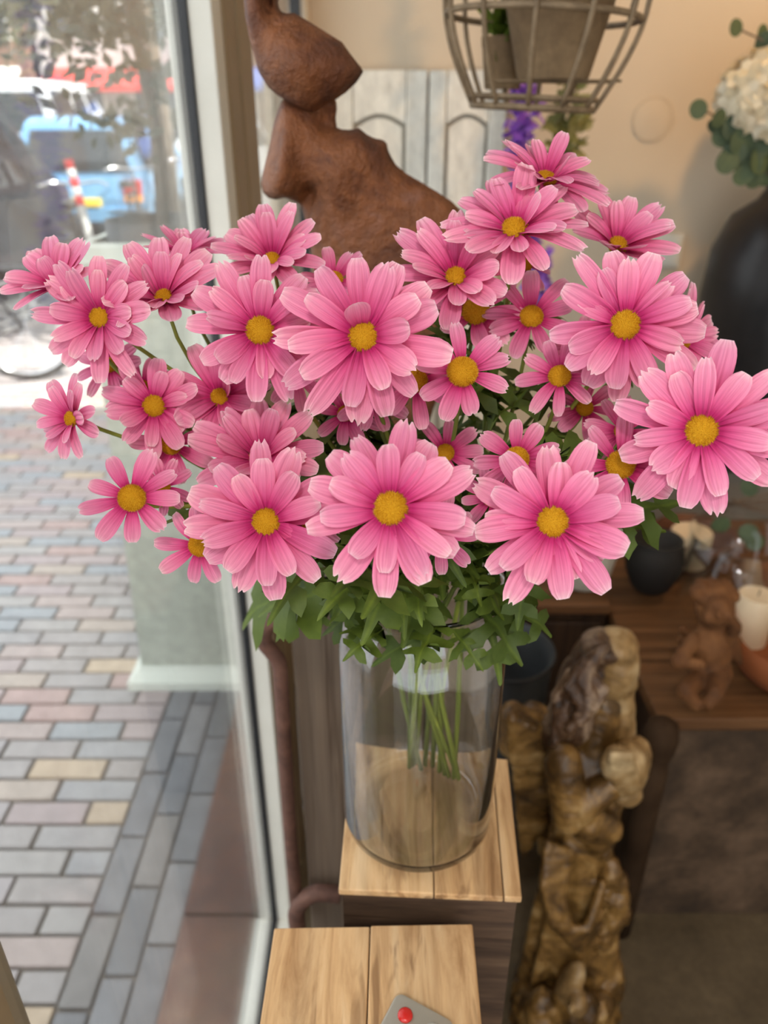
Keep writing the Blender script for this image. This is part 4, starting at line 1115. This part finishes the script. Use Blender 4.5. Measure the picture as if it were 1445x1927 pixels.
for k in range(-4, 5):
    x = rb * k / 4.6; l = math.sqrt(max(0, rb * rb - x * x))
    mb.tube([cbot + Q @ Vector((x, -l, 0)), cbot + Q @ Vector((x, l, 0))], .0014, 5)
mb.build('floor_wires', M['wire'], cg)
# pot shelf wires
def potat(pxc, pyb, pyt, rbp, rtp, Y, label):
    b = PY(pxc, pyb, Y); s = Y / 1631; h = (pyb - pyt) * s / math.cos(R(4))
    e = empty('clay_pot', b); tag(e, label, 'pot', 'clay pots in the wire cage')
    r0, r1 = rbp * s, rtp * s
    MB().lathe([(0, 0), (r0 * .96, 0), (r0, .004), (r1 * .97, h * .8), (r1, h * .82), (r1 * 1.03, h), (r1 * .9, h), (r1 * .86, h * .8), (0, h * .78)], b, 40).build('body', M['mossy_pot'], e, True, auto=50)
    MB().lathe([(0, h * .86), (r1 * .86, h * .84)], b, 24).build('soil', M['soil'], e)
    lc = leafcloud(random.Random(int(pxc)), b + Vector((0, 0, h * 1.12)), r1 * .7, 70, .035, .6, .2)
    lc.build('seedling', M['leaf'], e)
    mb = MB(); 
    for k in (-1, 1): mb.tube([b + Vector((-rb * 1.05, k * r0 * .5, -.0022)), b + Vector((rb * 1.05, k * r0 * .5, -.0022))], .002, 5)
    return mb
mb1 = potat(1040, 150, 12, 66, 96, CY, 'larger round clay pot hanging inside the wire cage')
mb2 = potat(944, 168, 85, 33, 41, CY + .085, 'smaller clay pot beside the larger one inside the wire cage')
mb1.build('pot_wires', M['wire'], cg)

# purple flower garland and pale greenery on the wall behind the cage
M['purple'] = leafmat('purple petals', [(.17, .05, .42), (.28, .10, .58), (.40, .20, .66)], .6)
M['pale_leaf'] = leafmat('pale green leaves', [(.18, .19, .06), (.26, .26, .10), (.32, .31, .14)], .6)
g8 = random.Random(8)
def spray_of(name, pts, widths, n, size, mat, label, cat):
    e = empty(name, pts[0]); tag(e, label, cat)
    mb = MB()
    for _ in range(n):
        t_ = g8.random() * (len(pts) - 1); k = min(int(t_), len(pts) - 2); f = t_ - k
        p = pts[k].lerp(pts[k+1], f); r = widths[k] + (widths[k+1] - widths[k]) * f
        q = leafcloud(g8, p, r, 1, size, 1, .1); mb.add(q.v, q.f)
    MB().tube(pts, .002, 6).build('stalk', M['stem'], e)
    tag(mb.build('blossoms' if cat == 'flower' else 'leaves', mat, e), kind='stuff')
wt = PY(985, 120, 2.1)
spray_of('wisteria_spray', [Vector((wt.x, 2.1, 2.7)), Vector((wt.x, 2.1, 2.0)), PY(985, 100, 2.1), PY(985, 210, 2.1), PY(975, 300, 2.1), PY(985, 400, 2.1), PY(1012, 500, 2.1), PY(1008, 570, 2.1)], [.002, .02, .03, .045, .035, .02, .04, .03], 900, .034, M['purple'], 'long purple artificial wisteria hanging behind the wire cage', 'flower')
spray_of('trailing_greenery', [Vector((PY(1075, 170, 2.15).x, 2.15, 2.7)), PY(1075, 100, 2.15), PY(1060, 220, 2.15), PY(1075, 270, 2.15), PY(1050, 300, 2.15)], [.002, .03, .05, .05, .02], 150, .055, M['pale_leaf'], 'pale green trailing leaves next to the purple wisteria', 'plant')

# ================================================================== BENCH, CABINET, RISER ON THE RIGHT
M['bench_wood'] = wood('brown bench planks', [(.25, (.06, .026, .010)), (.5, (.13, .058, .022)), (.8, (.22, .11, .045))], (2.2, 60, 60), .5)
M['panel_rusty'] = noisy('mottled rusty panel', [(.28, (.028, .016, .008)), (.46, (.065, .038, .020)), (.62, (.115, .07, .04)), (.80, (.20, .125, .08))], 9, .85, bump=.35, fine=5)
M['dark_wood'] = wood('dark cabinet wood', [(.3, (.022, .011, .006)), (.6, (.05, .026, .013)), (.85, (.09, .05, .025))], (60, 60, 2), .5)
ZT = .635
BX = PZ(1236, 1345, ZT).x; BY = PZ(1300, 1345, ZT).y
bn = empty('display_bench', (1.1, BY + .4, FZ)); tag(bn, 'low wooden display bench with a mottled rusty front panel', 'bench')
ys = [BY - .012, BY + .20, BY + .42, BY + .64, BY + .86, 2.34]
for k in range(len(ys) - 1):
    MB().box((BX, ys[k] + .001, ZT - .03), (1.74, ys[k+1] - .002, ZT), .003).build('top_plank', M['bench_wood'], bn)
xs = [BX + .01, BX + .42, 1.74]
for k in range(2):
    MB().box((xs[k], BY, FZ), (xs[k+1] - .002, BY + .02, ZT - .031), .002).build('front_panel', M['panel_rusty'], bn)
MB().box((BX + .005, BY + .022, FZ), (BX + .03, 2.34, ZT - .031)).build('side_panel', M['dark_wood'], bn)
pc = PZ(1247, 1385, ZT - .02); pc.y = BY - .035; pc.x = BX + .0
MB().lathe([(0, FZ), (.026, FZ), (.026, ZT - .10), (.022, ZT - .08), (.030, ZT - .05), (.033, ZT - .02), (.028, ZT + .006), (.015, ZT + .018), (0, ZT + .021)], (pc.x, pc.y, 0), 28).build('corner_post', noisy('dark turned post', [(.3, (.03, .016, .008)), (.7, (.06, .034, .018))], 12, .8, spec=.1), bn, True)
# cabinet to the left of it
ZC = .66
cyf = PZ(1100, 1136, ZC).y; cx0 = .02
cb = empty('low_cabinet', (.3, cyf + .3, FZ)); tag(cb, 'low dark wood cabinet carrying the white flower pot', 'cabinet')
MB().box((cx0, cyf + .01, FZ), (BX - .005, 2.30, ZC - .026), .003).build('body', M['dark_wood'], cb)
MB().box((cx0 - .01, cyf - .008, ZC - .025), (BX - .003, cyf + .40, ZC), .003).build('top_plank', M['bench_wood'], cb)
MB().box((cx0 - .01, cyf + .402, ZC - .025), (BX - .003, 2.30, ZC), .003).build('top_plank', M['bench_wood'], cb)
for k in range(3):
    x0 = cx0 + .01 + (BX - cx0 - .02) * k / 3; x1 = cx0 + .005 + (BX - cx0 - .02) * (k + 1) / 3
    dr = MB().box((x0, cyf - .004, FZ + .05), (x1 - .006, cyf + .012, ZC - .05), .003).build('door', M['dark_wood'], cb)
    MB().ell((x1 - .03, cyf - .012, .42), .009).build('knob', M['rust_iron'], dr, True)
# grey riser behind
rs = empty('display_riser', (1.35, 2.1, ZT)); tag(rs, 'grey box riser with a black top under the black vase', 'riser')
rx = PY(1235, 930, 1.9).x; rz = PY(1300, 878, 1.9).z
MB().box((rx, 1.9, ZT), (1.74, 2.34, rz - .013), .003).build('body', noisy('grey painted box', [(.3, (.15, .14, .12)), (.7, (.20, .185, .16))], 6, .7), rs)
MB().box((rx - .01, 1.885, rz - .012), (1.74, 2.34, rz), .003).build('top', plain('black lacquer top', (.012, .011, .011), .35), rs)

# black vase with hydrangea and eucalyptus
M['black_glaze'] = noisy('black glaze', [(.3, (.008, .008, .009)), (.7, (.02, .018, .018))], 8, .34, bump=.03, spec=.3)
bv = PY(1520, 300, 2.10); bv = Vector((bv.x, 2.10, rz))
e = empty('black_vase', bv); tag(e, 'tall black glazed vase with white hydrangea standing by the wall', 'vase')
hv = PY(1500, 372, 2.1).z - rz; rv = 150 * 2.1 / 1631
MB().lathe([(0, 0), (rv * .72, 0), (rv * .78, .01), (rv * .92, hv * .3), (rv, hv * .62), (rv * .96, hv * .80), (rv * .78, hv * .93), (rv * .5, hv * .99), (rv * .42, hv * 1.03), (rv * .46, hv * 1.07), (rv * .40, hv * 1.07), (rv * .36, hv * 1.0), (0, hv * .9)], bv, 56).build('body', M['black_glaze'], e, True)
M['hyd'] = leafmat('cream hydrangea petals', [(.72, .62, .42), (.80, .72, .54), (.84, .78, .62)], .7, .35)
def floret_head(c, r, seed, n=150):
    g = random.Random(seed); mb = MB()
    for i in range(n):
        z_ = 1 - 2 * (i + .5) / n; th = i * 2.39996; q = math.sqrt(1 - z_ * z_)
        nr = Vector((q * math.cos(th), q * math.sin(th), z_)); p = Vector(c) + nr * r * g.uniform(.86, 1.04)
        f = frame_from_z((nr + Vector((g.gauss(0, .25), g.gauss(0, .25), g.gauss(0, .25)))).normalized(), g.uniform(0, 6.28))
        s = r * .24
        for k in range(4):
            a = Matrix.Rotation(k * math.pi / 2, 3, 'Z')
            mb.add([p + f @ (a @ Vector(v)) for v in ((0, 0, 0), (.5*s, -.55*s, .15*s), (1.05*s, -.3*s, .2*s), (1.1*s, .3*s, .2*s), (.5*s, .55*s, .15*s))], [(0, 1, 2, 3, 4)])
    return mb
def hydrangea(px, py, r, Y, seed, label):
    c = PY(px, py, Y); h = empty('hydrangea', c); tag(h, label, 'flower', 'white hydrangeas in the black vase')
    floret_head(c, r, seed).build('flower_head', M['hyd'], h)
    MB().ell(c, (r * .8,) * 3).build('head_core', M['hyd'], h, True)
    top = bv + Vector((0, 0, hv * 1.0))
    MB().tube([c, c.lerp(top, .5) + Vector((0, 0, .02)), top - Vector((0, 0, .05))], .004, 6).build('stem', M['stem'], h)
hydrangea(1436, 185, 80 * 2.0 / 1631, 2.0, 3, 'cream white hydrangea head hanging over the black vase rim')
hydrangea(1570, 120, 85 * 2.05 / 1631, 2.1, 4, 'second cream white hydrangea head higher up in the black vase')
M['euca'] = greens('eucalyptus leaf', (.055, .085, .045), (.10, .14, .08), .15)
def round_leaf_mesh():
    mb = MB(); n = 14
    vs = [(0, 0, 0)] + [(.5 - .5 * math.cos(2*math.pi*k/n), .46 * math.sin(2*math.pi*k/n), .06 * math.sin(2*math.pi*k/n) ** 2) for k in range(n)]
    mb.add([(.5, 0, .05)] + vs[1:], [(0, 1 + k, 1 + (k + 1) % n) for k in range(n)]); return mb.mesh('leaf', M['euca'], True)
RL = round_leaf_mesh()
def eucalyptus(pts, leaves, Y, label):
    P = [PY(a, b, Y) for a, b in pts]; e = empty('eucalyptus_branch', P[0]); tag(e, label, 'plant', 'eucalyptus in the black vase')
    MB().tube(smooth_pts(P, 4), .0022, 6).build('stem', M['bark'], e)
    g = random.Random(len(leaves))
    for a, b, l, an in leaves:
        p = PY(a, b, Y + g.uniform(-.03, .01)); d = Vector((math.cos(R(an)), g.uniform(-.3, .3), math.sin(R(an)))); s = l * Y / 1631
        p = p - d * s * .5
        up = Vector((g.uniform(-.4, .4), -1, g.uniform(-.2, .5)))
        put_leaf(e, e.location, p, d, up, s, RL)
top = (1500, 340)
eucalyptus([top, (1450, 330), (1400, 290), (1350, 225), (1318, 205)], [(1314, 205, 36, 100), (1352, 222, 34, 230), (1362, 255, 48, 200), (1380, 290, 50, 250), (1368, 305, 46, 240), (1340, 238, 26, 150), (1395, 268, 50, 300), (1378, 240, 44, 80)], 1.97, 'eucalyptus branch with round leaves sticking out sideways from beneath the hydrangea')
eucalyptus([top, (1470, 345), (1430, 325), (1405, 310)], [(1408, 312, 52, 250), (1430, 300, 56, 270), (1440, 325, 50, 280), (1398, 330, 40, 230), (1425, 275, 50, 260), (1450, 290, 50, 300), (1470, 310, 50, 300), (1420, 335, 40, 260)], 1.98, 'eucalyptus cluster hanging below the hydrangea onto the black vase')
eucalyptus([(1500, 250), (1480, 120), (1440, 80), (1405, 62), (1385, 52)], [(1384, 52, 30, 90), (1440, 82, 40, 270), (1434, 60, 26, 80), (1460, 105, 40, 300), (1475, 60, 34, 60)], 2.0, 'eucalyptus twig rising above the hydrangea')

# white flower pot on the cabinet
pb = PZ(1108, 1122, ZC); Ys = pb.y; sp_ = (pb - CAM).dot(FW) / FPX
M['white_pot'] = noisy('cream glazed pot with faded leaf print', [(.30, (.30, .32, .24)), (.40, (.55, .52, .44)), (.7, (.64, .60, .51))], 12, .45, bump=.03)
e = empty('flower_pot', pb); tag(e, 'cream flower pot with faded leaf pattern on the dark cabinet', 'pot')
MB().lathe([(0, 0), (.052, 0), (.058, .006), (.068, .06), (.078, .13), (.085, .165), (.088, .17), (.088, .185), (.080, .186), (.075, .16), (0, .15)], pb + Vector((0, .07, 0)), 40).build('body', M['white_pot'], e, True, auto=60)
MB().lathe([(0, .158), (.076, .156)], pb + Vector((0, .07, 0)), 24).build('soil', M['soil'], e)
# grey bucket right of the vase
bp = PY(985, 1290, 1.18); bp = Vector((PY(945, 1290, 1.25).x, 1.25, FZ))
e = empty('zinc_bucket', bp); tag(e, 'dark grey zinc bucket on the floor behind the chest', 'bucket')
MB().lathe([(0, 0), (.075, 0), (.085, .30), (.095, .62), (.100, .63), (.098, .64), (.09, .63), (.07, .02), (0, .02)], bp, 40).build('body', noisy('zinc', [(.3, (.05, .055, .058)), (.7, (.085, .09, .095))], 8, .5, metal=.2), e, True, auto=60)
MB().torus(bp + Vector((0, 0, .634)), .098, .004, None, 48).build('rim', M['gasket'], e, True)

# ---- things on the bench
M['terracotta'] = noisy('terracotta', [(.3, (.20, .055, .014)), (.7, (.33, .10, .03))], 7, .75, bump=.12)
M['brown_glaze'] = noisy('brown earthenware', [(.3, (.06, .02, .01)), (.7, (.13, .045, .02))], 9, .5)
M['wax'] = noisy('ivory wax', [(.3, (.62, .48, .31)), (.7, (.72, .58, .40))], 6, .5, bump=0)
def candle(name, px, py, r, h, z, label, wick=True):
    p = PZ(px, py, z); e = empty(name, p); tag(e, label, 'candle')
    MB().lathe([(0, 0), (r, 0), (r, h - .004), (r - .003, h), (0, h - .003)], p, 36).build('wax', M['wax'], e, True, auto=50)
    MB().tube([p + Vector((0, 0, h - .004)), p + Vector((.002, 0, h + .012))], .0012, 5).build('wick', M['gasket'], e)
    return e
# dish and candle at the back
dp = PZ(1296, 1066, ZT); 
e = empty('earthenware_bowl', dp); tag(e, 'brown earthenware bowl with an ivory candle at the back of the bench', 'bowl')
MB().lathe([(0, 0), (.05, 0), (.07, .03), (.092, .075), (.098, .10), (.092, .102), (.085, .08), (.06, .04), (0, .035)], dp, 44).build('body', M['brown_glaze'], e, True)
candle('pillar_candle', 1291, 1056, .048, .085, ZT + .040, 'ivory candle standing in the brown earthenware bowl')
bp2 = PZ(1238, 1135, ZC)
e = empty('black_pot', bp2); tag(e, 'round black pot beside the cream flower pot', 'pot')
c_ = bp2 + Vector((0, .065, 0))
MB().lathe([(0, 0), (.035, 0), (.045, .01), (.062, .05), (.066, .08), (.060, .115), (.054, .125), (.056, .132), (.05, .132), (.046, .12), (0, .08)], c_, 40).build('body', noisy('matt black clay', [(.3, (.008, .007, .006)), (.7, (.016, .013, .011))], 8, .7, bump=.05), e, True)
# wide terracotta bowl with candle, front right
tb = PZ(1486, 1270, ZT)
e = empty('terracotta_bowl', tb); tag(e, 'wide orange terracotta bowl at the front of the bench', 'bowl')
MB().lathe([(0, 0), (.075, 0), (.10, .01), (.130, .05), (.140, .10), (.132, .103), (.12, .06), (.08, .025), (0, .02)], tb, 48).build('body', M['terracotta'], e, True)
candle('pillar_candle', 1404, 1204, .038, .115, ZT + .022, 'ivory candle standing in the wide terracotta bowl')
# glass cylinder around
gp = PZ(1385, 1235, ZT)
e = empty('glass_bowl', gp + Vector((0, .22, 0))); tag(e, 'large clear glass cylinder with a thin rim on the bench', 'glass')
gc = PZ(1365, 1150, ZT + .003)
mb = MB().lathe([(.098, 0), (.105, .004), (.112, .20), (.1095, .20), (.102, .006)], gc, 56); mb.f = [f for f in mb.f if len(f) < 10]
mb.build('body', M['vase_glass'], e, True)
MB().torus(gc + Vector((0, 0, .2)), .111, .0016, None, 56, 6).build('rim', M['vase_glass'], e, True)
# dried twigs with small leaves
tw = empty('dried_twig', PY(1450, 945, 1.75)); tag(tw, 'dry brown twigs lying across the bench in front of the riser', 'plant')
g9 = random.Random(3)
for k in range(5):
    MB().tube([PY(1330 + 12 * k, 962 - 6 * k, 1.72), PY(1390, 948 + g9.uniform(-10, 10), 1.74), PY(1470, 925 + 12 * k, 1.76)], .003, 5).build('twig', M['bark'], tw)
SL = bpy.data.meshes.new('leaf'); SL = LEAF[0]
for a, b, an in ((1395, 906, -35), (1388, 1003, 10), (1345, 1000, 70), (1400, 1022, 15)):
    p = PY(a, b, 1.55); d_ = Vector((math.cos(R(an)), -.2, math.sin(R(an))))
    put_leaf(tw, tw.location, p, d_, Vector((0, -1, .5)), .045, RL)

# ================================================================== STATUES
def fig(Y):
    """blobs placed by photo pixel at distance Y, upright in the world"""
    class F: pass
    f = F(); f.mb = MB()
    def blob(px, py, rx, ry, dy=0, rd=None, ang=0):
        c = PY(px, py, Y + dy); r = ray(px, py); dep = (Y + dy) / r.y
        s = dep / FPX; phi = math.atan2(-r.z, r.y); cz = max(.35, math.cos(phi))
        rr = (rx * s, (rd if rd else min(rx, ry)) * s, ry * s / cz)
        f.mb.ell(c, rr, Matrix.Rotation(R(ang), 3, 'Y'), 16, 12); return c
    def limb(a, b, ra, rb, dya=0, dyb=0, n=7):
        n = max(n, int(math.hypot(b[0]-a[0], b[1]-a[1]) / (min(ra, rb) * .42)) + 2)
        for i in range(n):
            t_ = i / (n - 1); blob(a[0] + (b[0]-a[0])*t_, a[1] + (b[1]-a[1])*t_, ra + (rb-ra)*t_, (ra + (rb-ra)*t_) * .9, dya + (dyb-dya)*t_, ra + (rb-ra)*t_)
    f.blob = blob; f.limb = limb
    return f
def sculpt(name, f, mat, parent, voxel, disp=(), smooth=4):
    o = f.mb.build(name, mat, parent, True)
    m = o.modifiers.new('fuse', 'REMESH'); m.mode = 'VOXEL'; m.voxel_size = voxel; m.use_smooth_shade = True
    if smooth:
        m = o.modifiers.new('soften', 'SMOOTH'); m.factor = .5; m.iterations = smooth
    for k, (typ, size, strength) in enumerate(disp):
        tx = bpy.data.textures.new(name + typ, typ)
        if typ == 'CLOUDS': tx.noise_scale = size
        if typ == 'WOOD': tx.noise_scale = size; tx.wood_type = 'BANDNOISE'; tx.turbulence = 7; tx.noise_basis_2 = 'SIN'
        if typ == 'MUSGRAVE': tx.noise_scale = size
        m = o.modifiers.new('relief', 'DISPLACE'); m.texture = tx; m.strength = strength; m.mid_level = .5; m.texture_coords = 'LOCAL'
    return o
M['gilt'] = noisy('ochre stone with painted shade', [(.30, (.022, .011, .004)), (.46, (.11, .055, .014)), (.58, (.27, .145, .040)), (.74, (.50, .33, .14))], 15, .38, bump=.5, dist=.004, fine=4, distort=.7, spec=.5)  # dark to gold noise paints crevice shade and highlights into the colour
M['gilt_pale'] = noisy('worn pale stone', [(.28, (.07, .035, .012)), (.48, (.30, .18, .07)), (.70, (.58, .44, .25))], 14, .4, bump=.4, fine=4)
M['gilt_hair'] = noisy('brown stone hair', [(.32, (.018, .009, .005)), (.5, (.10, .05, .024)), (.70, (.42, .30, .20))], 20, .35, (1, 1, .6), .7, .006, fine=4, distort=1.2)
AY = .93
an = empty('angel_statue', Vector((PY(1075, 1880, AY).x, AY, FZ))); tag(an, 'ochre stone angel statue with long hair beside the wooden pedestal', 'statue')
b = fig(AY)
# neck, torso, arms, skirt
b.limb((1135, 1330), (1120, 1400), 34, 46)
b.blob(1110, 1440, 72, 62, 0, 55); b.blob(1105, 1510, 66, 60, 0, 52); b.blob(1095, 1570, 62, 60, 0, 52)
# draped skirt: a loft with twisting folds, flaring to the hem
rings = []
for i in range(15):
    u = i / 14; c_s = PY(1094 - 30 * u, 1545 + 300 * u, AY); k_s = (c_s - CAM).dot(FW) / FPX
    r_s = (54 + 30 * u ** 1.3) * k_s
    rg_ = []
    for j in range(72):
        a_ = 2 * math.pi * j / 72
        fold = 1 + (.04 + .11 * u) * math.sin(8 * a_ + 2.6 * u + .8 * math.sin(2 * a_)) + (.02 + .05 * u) * math.sin(13 * a_ - 4 * u)
        rg_.append((c_s.x + r_s * fold * math.cos(a_), c_s.y + r_s * .85 * fold * math.sin(a_), c_s.z - .012 * u * math.sin(3 * a_)))
    rings.append(rg_)
loft(b.mb, rings[::-1])
# overskirt gathered in a diagonal swag
for k in range(5):
    P_ = [(1030 + 10 * k, 1590 + 4 * k), (1022 + 9 * k, 1665 + 6 * k), (1040 + 8 * k, 1735 + 4 * k), (1085 + 5 * k, 1780 - 8 * k), (1128 + k, 1770 - 26 * k)]
    D_ = [-.045, -.07, -.085, -.085, -.055]
    for q in range(4):
        b.limb(P_[q], P_[q + 1], 9, 9, D_[q], D_[q + 1], 9)
# near arm folded to the chest and sleeve
b.limb((1060, 1440), (1070, 1530), 36, 34, -.05, -.065); b.limb((1070, 1530), (1150, 1480), 33, 24, -.065, -.06); b.limb((1105, 1545), (1150, 1560), 34, 22, -.05, -.05)
b.blob(1130, 1565, 30, 40, -.04, 26)
sculpt('figure', b, M['gilt'], an, .0042, (('CLOUDS', .012, .004),), 2)
b = fig(AY); b.blob(1175, 1448, 44, 46, -.05, 40); b.blob(1195, 1425, 30, 34, -.02, 28); b.blob(1155, 1435, 26, 30, -.07, 22); b.blob(1180, 1495, 30, 18, -.03, 20)
for k in range(4): b.limb((1150 + 12 * k, 1420), (1160 + 13 * k, 1480), 8, 6, -.085, -.08, 6)
b.blob(1196, 1440, 26, 44, 0, 30)
sculpt('hands', b, M['gilt_pale'], an, .004, (('CLOUDS', .02, .005),), 3)
b = fig(AY); b.blob(1158, 1255, 44, 58, 0, 46); b.blob(1186, 1262, 10, 18, -.02, 10); b.blob(1178, 1285, 22, 20, -.005, 24); b.blob(1160, 1215, 42, 26, 0, 44); b.blob(1188, 1240, 10, 8, -.02, 14); b.limb((1165, 1290), (1160, 1390), 28, 36, 0.01, .01)
sculpt('head', b, M['gilt_pale'], an, .004, (('CLOUDS', .02, .005),), 2)
b = fig(AY)
b.blob(1125, 1245, 52, 50, .012, 48); b.blob(1095, 1290, 48, 56, .012, 46); b.blob(1085, 1345, 55, 52, .012, 48); b.blob(1060, 1380, 44, 40, .02, 46); b.blob(1135, 1215, 45, 22, .0, 46)
g5 = random.Random(9)
for k in range(16):
    a0 = (1140 - 5 * k + g5.uniform(-6, 6), 1215 + 4 * k); x = a0[0] - 10; dy_ = -.068 - g5.uniform(0, .02)
    pts = [(a0[0], a0[1]), (a0[0] - 25 + g5.uniform(-8, 8), a0[1] + 45), (a0[0] - 12 + g5.uniform(-14, 14), a0[1] + 85), (a0[0] - 26, a0[1] + 125)]
    for q in range(3): b.limb(pts[q], pts[q+1], 9.5, 8.5, dy_ * (.6 + .15 * q), dy_ * (.75 + .15 * q), 7)
sculpt('hair', b, M['gilt_hair'], an, .0035, (('CLOUDS', .012, .004),), 1)
# wings
for wx, wdy, nm in ((0, .05, 'wing'), (36, .11, 'wing')):
    b = fig(AY)
    b.limb((1040 + wx, 1390), (965 + wx, 1345), 26, 24, wdy, wdy); b.limb((965 + wx, 1345), (958 + wx, 1400), 22, 22, wdy, wdy)
    for k in range(6):
        b.limb((968 + wx + 12 * k, 1370 + 4 * k), (985 + wx + 9 * k, 1600 - 12 * k), 13, 9, wdy - .012, wdy, 14)
    for k in range(5):
        b.limb((962 + wx + 14 * k, 1352 + 6 * k), (966 + wx + 13 * k, 1430 + 5 * k), 13, 10, wdy - .026, wdy - .02, 8)
    sculpt(nm, b, M['gilt'] if wx else M['gilt'], an, .004, (('CLOUDS', .02, .005),), 2)
# child or flower heap at the knee, feet and rocky base
b = fig(AY)
for px, py, r in ((1148, 1640, 26), (1160, 1690, 28), (1150, 1720, 30), (1138, 1600, 18), (1172, 1720, 18), (1165, 1660, 20), (1128, 1750, 34), (1110, 1700, 24), (1135, 1680, 22)):
    b.blob(px, py, r * .85, r * .85, -.03, r)
sculpt('flower_heap', b, M['gilt'], an, .004, (('CLOUDS', .014, .009),), 2)
b = fig(AY)
b.blob(1072, 1852, 22, 34, -.085, 26, 12); b.blob(1085, 1885, 20, 16, -.11, 26)
for k in range(4): b.blob(1074 + 9 * k, 1898 - 2 * k, 5, 6, -.128 + .004 * k, 8)
sculpt('foot', b, M['gilt_pale'], an, .003, (), 2)
b = fig(AY)
for k in range(26):
    a_ = k * 2.4; r_ = 20 + 68 * math.sqrt((k + .5) / 26)
    b.blob(1070 + math.cos(a_) * r_, 1915 + math.sin(a_) * 14, 30 + g5.uniform(-6, 8), 30, math.sin(a_) * r_ / 1447 * 1.6 - .01, 32)
b.blob(1125, 1790, 38, 56, -.01, 40); b.blob(1130, 1850, 40, 50, -.02, 42); b.blob(1000, 1880, 40, 40, 0, 40)
sculpt('rocky_base', b, M['gilt'], an, .005, (('CLOUDS', .022, .016),), 1)

# small terracotta cherub on the bench
KY = PZ(1320, 1345, ZT).y + .04
kc = empty('cherub_figure', PY(1320, 1318, KY)); tag(kc, 'small terracotta cherub figure sitting on the bench before the glass cylinder', 'figurine')
M['cherub'] = noisy('weathered terracotta', [(.25, (.05, .018, .005)), (.5, (.14, .052, .013)), (.8, (.24, .10, .03))], 14, .8, bump=.4, fine=4)
b = fig(KY)
b.blob(1345, 1140, 36, 40, 0, 36); b.blob(1352, 1150, 26, 26, -.03, 24); b.blob(1352, 1158, 6, 7, -.058, 8); b.blob(1370, 1162, 12, 10, -.04, 12); b.blob(1334, 1162, 12, 10, -.04, 12)
b.limb((1340, 1180), (1335, 1215), 20, 38); b.blob(1332, 1230, 44, 44, 0, 36); b.blob(1335, 1265, 40, 34, 0, 38)
b.limb((1305, 1205), (1275, 1245), 15, 13, -.01, -.03); b.limb((1275, 1245), (1320, 1250), 12, 9, -.03, -.05); b.limb((1368, 1205), (1385, 1180), 15, 12, -.01, -.04); b.limb((1385, 1180), (1372, 1160), 11, 9, -.04, -.05)
b.limb((1318, 1275), (1290, 1300), 22, 17, -.02, -.06); b.limb((1290, 1300), (1310, 1325), 16, 12, -.06, -.07); b.limb((1350, 1275), (1345, 1305), 22, 16, -.03, -.07); b.limb((1345, 1305), (1335, 1322), 15, 12, -.07, -.08)
sculpt('body', b, M['cherub'], kc, .0035, (('CLOUDS', .015, .003),), 3)
b = fig(KY)
for k in range(22):
    a_ = k * 2.4; q = math.sqrt((k + .5) / 22)
    b.blob(1343 + math.cos(a_) * q * 36, 1116 + math.sin(a_) * q * 18, 12, 11, .006 - .012 * math.sin(a_), 22)
sculpt('curls', b, M['cherub'], kc, .003, (), 1)
b = fig(KY)
for s in (-1, 1):
    for k in range(4): b.limb((1335 + s * 22, 1210), (1335 + s * (50 + 4 * k), 1185 + 20 * k), 10, 8, .03, .045, 7)
sculpt('wings', b, M['cherub'], kc, .0035, (), 1)
